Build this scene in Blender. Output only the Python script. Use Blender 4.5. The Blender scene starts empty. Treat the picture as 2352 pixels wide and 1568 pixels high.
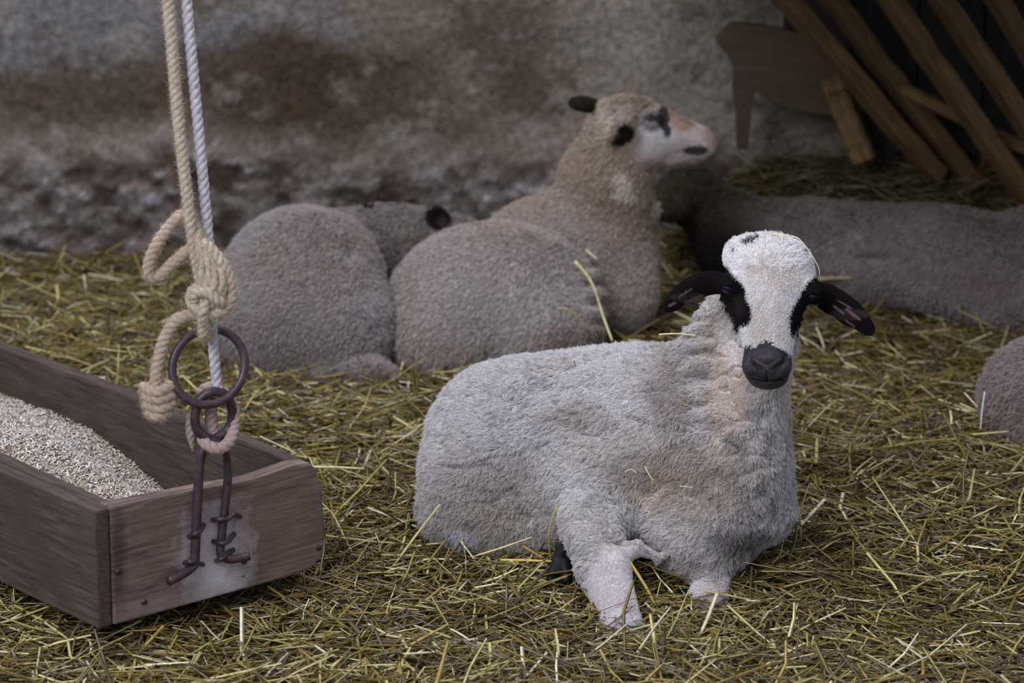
import bpy, math, random
import numpy as np
from mathutils import Vector, Matrix, kdtree
random.seed(7)
RNG = np.random.default_rng(11)
SC = bpy.context.scene
COL = SC.collection

# ------------------------------------------------------------------ camera
W_PX, H_PX, F_PX = 2352.0, 1568.0, 6670.0
CAM = np.array([0.0, 0.0, 1.8])
PITCH = math.radians(15.0)
cam_data = bpy.data.cameras.new('camera')
cam_data.sensor_width = 36.0
cam_data.lens = F_PX / W_PX * 36.0
cam_data.dof.use_dof = True
cam_data.dof.focus_distance = 5.22
cam_data.dof.aperture_fstop = 4.0
cam_data.clip_end = 60
cam = bpy.data.objects.new('camera', cam_data)
COL.objects.link(cam)
cam.location = CAM
cam.rotation_euler = (math.pi / 2 - PITCH, 0, 0)
SC.camera = cam

# ------------------------------------------------------------------ light
world = bpy.data.worlds.new('World'); SC.world = world
world.use_nodes = True
wn = world.node_tree.nodes; wl = world.node_tree.links
bg = wn['Background']
bg.inputs[0].default_value = (0.51, 0.57, 0.69, 1)
bg.inputs[1].default_value = 0.36

def area(name, loc, target, sx, sy, power, color):
    l = bpy.data.lights.new(name, 'AREA'); l.shape = 'RECTANGLE'
    l.size = sx; l.size_y = sy; l.energy = power; l.color = color
    o = bpy.data.objects.new(name, l); COL.objects.link(o)
    o.location = loc
    d = Vector(target) - Vector(loc)
    o.rotation_euler = d.to_track_quat('-Z', 'Y').to_euler()
    return o
area('barn_door_daylight', (-2.6, 1.2, 3.4), (0.1, 5.6, 0.2), 2.6, 2.2, 85, (0.82, 0.88, 1.0))
area('high_opening_daylight', (-0.6, 5.6, 3.6), (-0.2, 6.0, 0.0), 2.4, 1.2, 38, (0.82, 0.88, 1.0))

vs = SC.view_settings
vs.view_transform = 'Standard'; vs.look = 'None'; vs.gamma = 1.0; vs.use_curve_mapping = False
vs.exposure = 1.3
SC.display_settings.display_device = 'sRGB'

# ------------------------------------------------------------------ maths helpers
cp, sp = math.cos(PITCH), math.sin(PITCH)
FW = np.array([0, cp, -sp]); UP = np.array([0, sp, cp]); RT = np.array([1.0, 0, 0])

def P(px, py, Y):
    """point of the place seen at a picture position, at distance Y in front of the camera"""
    r = FW + (px - W_PX / 2) / F_PX * RT - (py - H_PX / 2) / F_PX * UP
    return CAM + r * (Y / r[1])

def mpp(py, Y):
    r = FW - (py - H_PX / 2) / F_PX * UP
    return (Y / r[1]) / F_PX

def project(p):
    d = p - CAM
    z = d @ FW
    return np.stack([W_PX / 2 + F_PX * (d @ RT) / z, H_PX / 2 - F_PX * (d @ UP) / z], -1)

def _hash(ix, iy, iz, seed):
    h = (ix.astype(np.int64) * 374761393 + iy.astype(np.int64) * 668265263 + iz.astype(np.int64) * 2147483647 + seed * 1274126177) & 0xffffffff
    h = ((h ^ (h >> 13)) * 1274126177) & 0xffffffff
    h = (h ^ (h >> 16)) & 0xffffff
    return h.astype(np.float64) / 0xffffff

def vnoise(p, scale=1.0, seed=0):
    q = np.asarray(p, float) * scale
    i = np.floor(q).astype(np.int64); f = q - i
    f = f * f * (3 - 2 * f)
    out = 0
    for dx in (0, 1):
        wx = f[..., 0] if dx else 1 - f[..., 0]
        for dy in (0, 1):
            wy = f[..., 1] if dy else 1 - f[..., 1]
            for dz in (0, 1):
                wz = f[..., 2] if dz else 1 - f[..., 2]
                out = out + wx * wy * wz * _hash(i[..., 0] + dx, i[..., 1] + dy, i[..., 2] + dz, seed)
    return out * 2 - 1

def fbm(p, scale=1.0, octs=3, seed=0, gain=0.5):
    a, s, out, tot = 1.0, scale, 0, 0
    for o in range(octs):
        out = out + a * vnoise(p, s, seed + o * 17); tot += a
        a *= gain; s *= 2.03
    return out / tot

def sstep(x, a, b):
    t = np.clip((x - a) / (b - a), 0, 1)
    return t * t * (3 - 2 * t)

def srgb(r, g, b):
    f = lambda c: (c / 255 / 12.92) if c / 255 <= 0.04045 else ((c / 255 + 0.055) / 1.055) ** 2.4
    return np.array([f(r), f(g), f(b)])

def blob(q, cx, cy, rx, ry, soft=0.5):
    """soft elliptic spot, q = picture positions of surface points"""
    d = np.sqrt(((q[:, 0] - cx) / rx) ** 2 + ((q[:, 1] - cy) / ry) ** 2)
    return 1 - sstep(d, 1 - soft, 1 + soft)

def in_poly(q, poly):
    x, y = q[:, 0], q[:, 1]
    inside = np.zeros(len(q), bool)
    n = len(poly)
    for i in range(n):
        x1, y1 = poly[i]; x2, y2 = poly[(i + 1) % n]
        c = ((y1 > y) != (y2 > y)) & (x < (x2 - x1) * (y - y1) / ((y2 - y1) + 1e-9) + x1)
        inside ^= c
    return inside

def mix(a, b, t):
    t = np.asarray(t)[..., None]
    return a * (1 - t) + b * t

# ------------------------------------------------------------------ object helpers
def mesh_obj(name, verts, faces, mat=None, parent=None, smooth=True, col=None):
    me = bpy.data.meshes.new(name)
    verts = np.asarray(verts, np.float32)
    if isinstance(faces, np.ndarray):
        nf, k = faces.shape
        me.vertices.add(len(verts)); me.vertices.foreach_set('co', verts.ravel())
        me.loops.add(nf * k); me.loops.foreach_set('vertex_index', faces.astype(np.int32).ravel())
        me.polygons.add(nf)
        me.polygons.foreach_set('loop_start', np.arange(0, nf * k, k, dtype=np.int32))
        me.update(calc_edges=True)
    else:
        me.from_pydata([tuple(v) for v in verts], [], [tuple(f) for f in faces]); me.update()
    if smooth:
        me.polygons.foreach_set('use_smooth', np.ones(len(me.polygons), bool))
    if col is not None:
        c = np.ones((len(verts), 4), np.float32); c[:, :col.shape[1]] = col
        at = me.attributes.new('col', 'FLOAT_COLOR', 'POINT')
        at.data.foreach_set('color', c.ravel())
    o = bpy.data.objects.new(name, me); COL.objects.link(o)
    if mat: me.materials.append(mat)
    if parent: o.parent = parent
    return o

def empty(name, loc=(0, 0, 0), rz=0.0):
    o = bpy.data.objects.new(name, None); COL.objects.link(o)
    o.location = loc; o.rotation_euler = (0, 0, rz); o.empty_display_size = 0.1
    return o

def tag(o, label=None, cat=None, group=None, kind=None):
    if label: o['label'] = label
    if cat: o['category'] = cat
    if group: o['group'] = group
    if kind: o['kind'] = kind
    return o

class MB:
    def __init__(s): s.v = []; s.f = []; s.n = 0
    def add(s, v, f):
        v = np.asarray(v, float)
        s.v.append(v); s.f += [tuple(int(i) + s.n for i in ff) for ff in f]; s.n += len(v)
    def build(s, name, mat, parent=None, smooth=True):
        return mesh_obj(name, np.concatenate(s.v), s.f, mat, parent, smooth)

def frames(pts):
    pts = np.asarray(pts, float)
    t = np.gradient(pts, axis=0)
    t /= np.linalg.norm(t, axis=1)[:, None] + 1e-12
    n = np.zeros_like(pts)
    a = np.array([0, 0, 1.0]) if abs(t[0][2]) < 0.9 else np.array([0, 1.0, 0])
    v = a - t[0] * (a @ t[0]); n[0] = v / np.linalg.norm(v)
    for i in range(1, len(pts)):
        v = n[i - 1] - t[i] * (n[i - 1] @ t[i])
        n[i] = v / (np.linalg.norm(v) + 1e-12)
    return t, n, np.cross(t, n)

def smooth_path(pts, n=40, closed=False):
    pts = np.asarray(pts, float)
    if closed: ext = np.vstack([pts[-1], pts, pts[0], pts[1]])
    else: ext = np.vstack([2 * pts[0] - pts[1], pts, 2 * pts[-1] - pts[-2]])
    segs = len(pts) if closed else len(pts) - 1
    out = []
    per = max(2, n // segs)
    for i in range(segs):
        p0, p1, p2, p3 = ext[i:i + 4]
        for k in range(per):
            u = k / per
            out.append(0.5 * ((2 * p1) + (-p0 + p2) * u + (2 * p0 - 5 * p1 + 4 * p2 - p3) * u * u + (-p0 + 3 * p1 - 3 * p2 + p3) * u ** 3))
    if not closed: out.append(pts[-1])
    return np.array(out)

def tube(pts, r, ns=10, cap=True, closed=False):
    pts = np.asarray(pts, float)
    r = np.full(len(pts), r) if np.isscalar(r) else np.asarray(r)
    if closed:
        e = np.vstack([pts, pts[:1]]); t, n, b = frames(e); t, n, b = t[:-1], n[:-1], b[:-1]
        # keep the ring's frame steady
        c = pts.mean(0); n = pts - c; n /= np.linalg.norm(n, axis=1)[:, None]
        tt = np.roll(pts, -1, 0) - np.roll(pts, 1, 0); tt /= np.linalg.norm(tt, axis=1)[:, None]
        n = n - tt * (n * tt).sum(1)[:, None]; n /= np.linalg.norm(n, axis=1)[:, None]
        b = np.cross(tt, n)
    else:
        t, n, b = frames(pts)
    m = len(pts); v = []
    for i in range(m):
        for k in range(ns):
            a = 2 * math.pi * k / ns
            v.append(pts[i] + r[i] * (math.cos(a) * n[i] + math.sin(a) * b[i]))
    f = []
    for i in range(m if closed else m - 1):
        j = (i + 1) % m
        for k in range(ns):
            k2 = (k + 1) % ns
            f.append((i * ns + k, i * ns + k2, j * ns + k2, j * ns + k))
    if cap and not closed:
        f.append(tuple(range(ns - 1, -1, -1))); f.append(tuple((m - 1) * ns + k for k in range(ns)))
    return v, f

# ------------------------------------------------------------------ materials
def mat(name):
    m = bpy.data.materials.new(name); m.use_nodes = True
    return m, m.node_tree.nodes, m.node_tree.links, m.node_tree.nodes['Principled BSDF']

def N(nodes, kind, **kw):
    n = nodes.new(kind)
    for k, v in kw.items():
        if k in n.inputs: n.inputs[k].default_value = v
        else: setattr(n, k, v)
    return n

def attr_mat(name, rough=0.9, spec=0.15, noise_scale=0, noise_amt=0.3, bump=0, bump_scale=60, sheen=0):
    m, n, l, b = mat(name)
    a = N(n, 'ShaderNodeAttribute', attribute_name='col')
    b.inputs['Roughness'].default_value = rough
    b.inputs['Specular IOR Level'].default_value = spec
    if sheen:
        b.inputs['Sheen Weight'].default_value = sheen; b.inputs['Sheen Roughness'].default_value = 0.6
    out = a.outputs['Color']
    tc = N(n, 'ShaderNodeTexCoord')
    if noise_scale:
        nz = N(n, 'ShaderNodeTexNoise', Scale=noise_scale, Detail=6.0, Roughness=0.65)
        l.new(tc.outputs['Object'], nz.inputs['Vector'])
        mr = N(n, 'ShaderNodeMapRange'); mr.inputs['From Min'].default_value = 0.3; mr.inputs['From Max'].default_value = 0.7
        mr.inputs['To Min'].default_value = 1 - noise_amt; mr.inputs['To Max'].default_value = 1 + noise_amt
        l.new(nz.outputs['Fac'], mr.inputs['Value'])
        vm = N(n, 'ShaderNodeVectorMath', operation='SCALE')
        l.new(out, vm.inputs[0]); l.new(mr.outputs[0], vm.inputs['Scale'])
        out = vm.outputs[0]
    l.new(out, b.inputs['Base Color'])
    if bump:
        nb = N(n, 'ShaderNodeTexNoise', Scale=bump_scale, Detail=7.0, Roughness=0.65)
        l.new(tc.outputs['Object'], nb.inputs['Vector'])
        bp = N(n, 'ShaderNodeBump', Strength=bump, Distance=0.01)
        l.new(nb.outputs['Fac'], bp.inputs['Height']); l.new(bp.outputs[0], b.inputs['Normal'])
    return m

def wood_mat(name, c1, c2, c3, axis=1, scale=9.0, rough=0.85, bump=0.5, spec=0.2):
    """weathered wood, grain running along a local axis"""
    m, n, l, b = mat(name)
    tc = N(n, 'ShaderNodeTexCoord')
    mp = N(n, 'ShaderNodeMapping')
    s = [14.0, 14.0, 14.0]; s[axis] = 1.1
    mp.inputs['Scale'].default_value = s
    l.new(tc.outputs['Object'], mp.inputs['Vector'])
    g = N(n, 'ShaderNodeTexNoise', Scale=scale, Detail=9.0, Roughness=0.7, Distortion=0.6)
    l.new(mp.outputs[0], g.inputs['Vector'])
    big = N(n, 'ShaderNodeTexNoise', Scale=7.0, Detail=5.0, Roughness=0.6)
    l.new(tc.outputs['Object'], big.inputs['Vector'])
    r1 = N(n, 'ShaderNodeValToRGB')
    r1.color_ramp.elements[0].position = 0.33; r1.color_ramp.elements[0].color = (*c1, 1)
    r1.color_ramp.elements[1].position = 0.68; r1.color_ramp.elements[1].color = (*c2, 1)
    l.new(g.outputs['Fac'], r1.inputs[0])
    r2 = N(n, 'ShaderNodeValToRGB')
    r2.color_ramp.elements[0].position = 0.45; r2.color_ramp.elements[0].color = (0, 0, 0, 1)
    r2.color_ramp.elements[1].position = 0.72; r2.color_ramp.elements[1].color = (1, 1, 1, 1)
    l.new(big.outputs['Fac'], r2.inputs[0])
    mx = N(n, 'ShaderNodeMix', data_type='RGBA')
    l.new(r2.outputs[0], mx.inputs[0]); l.new(r1.outputs[0], mx.inputs[6]); mx.inputs[7].default_value = (*c3, 1)
    l.new(mx.outputs[2], b.inputs['Base Color'])
    bp = N(n, 'ShaderNodeBump', Strength=bump, Distance=0.004)
    l.new(g.outputs['Fac'], bp.inputs['Height']); l.new(bp.outputs[0], b.inputs['Normal'])
    b.inputs['Roughness'].default_value = rough; b.inputs['Specular IOR Level'].default_value = spec
    return m

M_FLEECE = attr_mat('fleece_skin', 0.95, 0.05, 90, 0.25, 0.5, 220)
def bare_skin(m):
    n, l = m.node_tree.nodes, m.node_tree.links
    a = [x for x in n if x.type == 'ATTRIBUTE'][0]; b_ = n['Principled BSDF']
    for inp, lo_, hi_ in (('Roughness', 0.42, 0.95), ('Specular IOR Level', 0.35, 0.05)):
        mr = N(n, 'ShaderNodeMapRange'); mr.inputs['To Min'].default_value = lo_; mr.inputs['To Max'].default_value = hi_
        l.new(a.outputs['Alpha'], mr.inputs['Value']); l.new(mr.outputs[0], b_.inputs[inp])
bare_skin(M_FLEECE)
M_WOOL = attr_mat('wool_hair', 0.9, 0.1)
M_STRAW = attr_mat('straw', 0.34, 0.6, 130, 0.3)
M_GROUND = attr_mat('trodden_litter', 0.95, 0.1, 60, 0.5, 1.0, 90)
M_WALL = attr_mat('limewashed_stone', 0.95, 0.1, 55, 0.45, 1.0, 40)
M_ROPE_TAN = attr_mat('hemp', 0.9, 0.1)
M_ROPE_WHITE = attr_mat('white_cord', 0.6, 0.3)
M_GRAIN = attr_mat('grain', 0.8, 0.2)
M_TROUGH = wood_mat('trough_wood', srgb(50, 38, 38), srgb(122, 98, 92), srgb(84, 64, 60), axis=0)
M_TROUGH_SIDE = wood_mat('trough_side_wood', srgb(50, 42, 37), srgb(98, 84, 74), srgb(70, 59, 51), axis=1)
M_RACK = wood_mat('rack_wood', srgb(56, 42, 27), srgb(118, 90, 54), srgb(84, 69, 50), axis=2, scale=5)
M_DARKWOOD = wood_mat('dark_wood', srgb(28, 24, 22), srgb(44, 37, 32), srgb(36, 30, 27), axis=2, scale=4)
M_BOARD = wood_mat('old_board', srgb(60, 48, 36), srgb(80, 65, 48), srgb(66, 54, 40), axis=0, scale=4)

def iron():
    m, n, l, b = mat('rusty_iron')
    tc = N(n, 'ShaderNodeTexCoord')
    g = N(n, 'ShaderNodeTexNoise', Scale=55.0, Detail=8.0, Roughness=0.7)
    l.new(tc.outputs['Object'], g.inputs['Vector'])
    r = N(n, 'ShaderNodeValToRGB')
    r.color_ramp.elements[0].position = 0.4; r.color_ramp.elements[0].color = (*srgb(52, 47, 58), 1)
    r.color_ramp.elements[1].position = 0.7; r.color_ramp.elements[1].color = (*srgb(98, 68, 62), 1)
    l.new(g.outputs['Fac'], r.inputs[0]); l.new(r.outputs[0], b.inputs['Base Color'])
    b.inputs['Metallic'].default_value = 0.35; b.inputs['Roughness'].default_value = 0.42
    bp = N(n, 'ShaderNodeBump', Strength=0.4, Distance=0.002)
    l.new(g.outputs['Fac'], bp.inputs['Height']); l.new(bp.outputs[0], b.inputs['Normal'])
    return m
M_IRON = iron()

def plain(name, c, rough=0.5, spec=0.5, metal=0.0):
    m, n, l, b = mat(name)
    tc = N(n, 'ShaderNodeTexCoord')
    g = N(n, 'ShaderNodeTexNoise', Scale=120.0, Detail=4.0)
    l.new(tc.outputs['Object'], g.inputs['Vector'])
    r = N(n, 'ShaderNodeValToRGB')
    r.color_ramp.elements[0].color = (*[x * 0.8 for x in c], 1); r.color_ramp.elements[1].color = (*[min(1, x * 1.2) for x in c], 1)
    l.new(g.outputs['Fac'], r.inputs[0]); l.new(r.outputs[0], b.inputs['Base Color'])
    b.inputs['Roughness'].default_value = rough; b.inputs['Specular IOR Level'].default_value = spec
    b.inputs['Metallic'].default_value = metal
    return m
M_EYE = plain('eye', srgb(14, 18, 36), 0.22, 0.35)
M_HOOF = plain('hoof', srgb(14, 12, 15), 0.6, 0.25)

# ------------------------------------------------------------------ floor of straw litter
def ground_h(x, y):
    p = np.stack([x, y, np.zeros_like(x)], -1)
    h = 0.016 * fbm(p, 2.3, 3, 5) + 0.006 * fbm(p, 11, 2, 6)
    h = h - 0.012
    # litter banked up against the back wall on the right
    bank = sstep(x, 0.25, 0.75) * sstep(y, 7.0, 7.55) * 0.27
    wallb = sstep(y, 7.35, 7.65) * 0.02
    return h + bank + wallb

gx = np.linspace(-2.2, 2.4, 200); gy = np.linspace(3.4, 8.1, 210)
GX, GY = np.meshgrid(gx, gy, indexing='ij')
GZ = ground_h(GX.ravel(), GY.ravel())
gv = np.stack([GX.ravel(), GY.ravel(), GZ - 0.004], -1)
idx = np.arange(gv.shape[0]).reshape(GX.shape)
gf = np.stack([idx[:-1, :-1].ravel(), idx[1:, :-1].ravel(), idx[1:, 1:].ravel(), idx[:-1, 1:].ravel()], -1)
nn = fbm(gv, 9, 3, 9)
gc = mix(srgb(46, 38, 26), srgb(84, 72, 46), sstep(nn, -0.5, 0.5))
fl = mesh_obj('floor', gv, gf, M_GROUND, col=gc); tag(fl, kind='structure')

# straw: each blade a thin bent three-sided stem
def straw_mesh(c, ang, tilt, L, w, bend, twist):
    """vectorised: arrays of length n -> verts (n*9), quads"""
    n = len(L)
    d = np.stack([np.cos(ang) * np.cos(tilt), np.sin(ang) * np.cos(tilt), np.sin(tilt)], -1)
    side = np.stack([-np.sin(ang), np.cos(ang), np.zeros(n)], -1)
    up = np.cross(d, side)
    V = np.zeros((n, 3, 3, 3))
    for i, s in enumerate((-0.5, 0.05, 0.5)):
        ctr = c + d * (s * L)[:, None] + side * ((0.25 - s * s) * bend * L)[:, None]
        ww = w * (1.0 if i < 2 else 0.7)
        for k in range(3):
            a = twist + k * 2.0944
            fl_ = 0.45
            V[:, i, k] = ctr + side * (np.cos(a) * ww * 0.5)[:, None] + up * (np.sin(a) * ww * 0.5 * fl_)[:, None]
    base = np.arange(n)[:, None] * 9
    F = []
    for i in (0, 1):
        for k in range(3):
            k2 = (k + 1) % 3
            F.append(np.stack([base[:, 0] + i * 3 + k, base[:, 0] + i * 3 + k2, base[:, 0] + (i + 1) * 3 + k2, base[:, 0] + (i + 1) * 3 + k], -1))
    return V.reshape(-1, 3), np.concatenate(F)

def straw_cols(n):
    pal = np.array([srgb(126, 108, 50), srgb(98, 84, 38), srgb(150, 132, 70), srgb(106, 82, 46), srgb(112, 100, 84), srgb(194, 182, 130), srgb(76, 62, 36), srgb(214, 208, 182)])
    pr = np.array([.19, .15, .18, .12, .11, .12, .07, .06])
    k = RNG.choice(len(pal), n, p=pr)
    return pal[k] * RNG.uniform(0.6, 1.1, (n, 1)) * np.array([0.98, 0.92, 0.80])

def scatter_straw(n, coarse=False):
    # denser near, inside the wedge the camera can plausibly see
    Y = RNG.uniform(3.9, 7.55, n); X = RNG.uniform(-0.235, 0.235, n) * (Y + 0.5)
    L = np.clip(RNG.lognormal(math.log(0.045), 0.6, n), 0.012, 0.17)
    w = RNG.uniform(0.0013, 0.0036, n) * (0.7 + 0.6 * np.minimum(L / 0.1, 1))
    if coarse:
        L = np.clip(RNG.lognormal(math.log(0.066), 0.5, n), 0.02, 0.22); w = RNG.uniform(0.0030, 0.0078, n) * (0.7 + 0.5 * np.minimum(L / 0.12, 1))
    ang = RNG.normal(0.0, 1.2, n) + 0.25 * fbm(np.stack([X, Y, X * 0], -1), 3, 2, 3) * 3
    tilt = RNG.normal(0, 0.2 if coarse else 0.15, n)
    z = ground_h(X, Y) + RNG.beta(1.6, 1.2, n) * 0.024 + (0.008 if coarse else 0)
    stick = RNG.random(n) < 0.012
    tilt[stick] = RNG.uniform(0.3, 0.9, stick.sum()); z[stick] += 0.012
    c = np.stack([X, Y, z + np.abs(np.sin(tilt)) * L * 0.3], -1)
    v, f = straw_mesh(c, ang, tilt, L, w, RNG.normal(0, 0.18, n), RNG.uniform(0, 6.28, n))
    sc_ = straw_cols(n) * (1.25 if coarse else 0.9)
    dimmed = sstep(X + 0.2 * fbm(np.stack([X, Y, X * 0], -1), 4, 2, 8), 0.3, 0.7) * sstep(Y, 6.7, 7.2)  # shade under the rack painted into the straw colour at the back right
    sc_ = mix(sc_, srgb(78, 66, 48) * RNG.uniform(0.5, 1.4, (n, 1)), 0.75 * dimmed)
    cc = np.repeat(sc_, 9, 0)
    return v, f, cc
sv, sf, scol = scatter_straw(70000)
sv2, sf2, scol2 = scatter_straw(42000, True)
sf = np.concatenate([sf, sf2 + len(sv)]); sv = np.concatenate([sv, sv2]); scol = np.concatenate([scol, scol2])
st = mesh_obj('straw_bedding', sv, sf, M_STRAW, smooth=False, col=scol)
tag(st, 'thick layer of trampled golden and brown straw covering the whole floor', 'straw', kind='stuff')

# ------------------------------------------------------------------ back wall
WY = 7.62
wx = np.linspace(-2.4, 2.6, 420); wz = np.linspace(-0.05, 2.2, 240)
WXg, WZg = np.meshgrid(wx, wz, indexing='ij')
wp = np.stack([WXg.ravel(), np.full(WXg.size, WY), WZg.ravel()], -1)
q = project(wp)
d1 = fbm(wp, 2.2, 4, 21); d2 = fbm(wp, 13, 4, 33, 0.6); d3 = fbm(wp, 30, 3, 41)
low = 1 - sstep(q[:, 1] + 70 * d1, 285, 400)          # 1 = plastered upper part
rough_amt = 1 - low
wp[:, 1] += -0.035 * d1 - rough_amt * 0.022 * (d2 + 0.3) - 0.006 * d3 - rough_amt * (0.03 + 0.008 * d3)
c_plast = srgb(112, 99, 87); c_brown = srgb(62, 49, 37); c_blue = srgb(112, 107, 106); c_light = srgb(134, 124, 112)
wc = np.tile(c_plast, (len(wp), 1))
wob = q + np.stack([90 * fbm(wp, 5, 3, 51), 70 * fbm(wp, 5, 3, 52)], -1)
wc = mix(wc, c_blue, np.clip(0.85 * blob(wob, 120, 60, 420, 110, 0.4) + 0.6 * blob(wob, 640, 50, 160, 60, .5), 0, 1))
wc = mix(wc, c_light, 0.75 * blob(wob, 1560, 120, 330, 240, 0.4))
wc = mix(wc, c_brown, 0.9 * blob(wob, 640, 190, 330, 95, 0.5))
wc = mix(wc, c_brown, 0.75 * blob(wob, 760, 290, 300, 60, 0.5))
wc = mix(wc, c_brown, 0.65 * blob(wob, 130, 220, 330, 70, 0.5))
wc = mix(wc, c_brown, 0.55 * blob(wob, 1150, 120, 130, 60, 0.5))
wc = mix(wc, c_brown, 0.55 * blob(wob, 1180, 190, 90, 40, 0.6))
wc = mix(wc, srgb(92, 78, 66), 0.75 * sstep(fbm(wp, 4.5, 4, 77), 0.0, 0.45) * low)
wc = mix(wc, srgb(138, 129, 120), 0.6 * sstep(fbm(wp, 9, 5, 78, .65), 0.08, 0.4) * low)
wc = mix(wc, srgb(70, 56, 44), 0.6 * sstep(fbm(wp, 12, 5, 79, .65), 0.1, 0.4) * low)
stone = mix(srgb(60, 49, 43), srgb(116, 105, 99), sstep(d2 + 0.6 * d3, -0.45, 0.35))
stone = mix(stone, srgb(160, 153, 154), 0.85 * sstep(0.6 * d2 + 0.6 * d3 + 0.6 * fbm(wp, 42, 2, 43), 0.28, 0.55))
stone = mix(stone, srgb(60, 50, 45), 0.5 * sstep(-d1, 0.15, 0.6))
wc = mix(wc, stone, rough_amt * 0.95)
widx = np.arange(len(wp)).reshape(WXg.shape)
wf = np.stack([widx[:-1, :-1].ravel(), widx[1:, :-1].ravel(), widx[1:, 1:].ravel(), widx[:-1, 1:].ravel()], -1)
wl_ = mesh_obj('wall_back', wp, wf, M_WALL, col=wc); tag(wl_, kind='structure')

# dark plank wall on the right, behind the hay rack
mb = MB()
def boxv(a, b):
    x0, y0, z0 = a; x1, y1, z1 = b
    v = [(x0, y0, z0), (x1, y0, z0), (x1, y1, z0), (x0, y1, z0), (x0, y0, z1), (x1, y0, z1), (x1, y1, z1), (x0, y1, z1)]
    return v, [(0, 3, 2, 1), (4, 5, 6, 7), (0, 1, 5, 4), (1, 2, 6, 5), (2, 3, 7, 6), (3, 0, 4, 7)]
x = P(1795, 0, 7.6)[0]
while x < 2.6:
    w_ = 0.17 + 0.03 * random.random()
    v, f = boxv((x, 7.49 + 0.008 * random.random(), 0.30 + 0.02 * random.random() + (0.22 if x < 0.88 else 0.0)), (x + w_ - 0.006, 7.54, 2.2)); mb.add(v, f)
    x += w_
wr = mb.build('wall_right', M_DARKWOOD, smooth=False); tag(wr, kind='structure')

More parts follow.
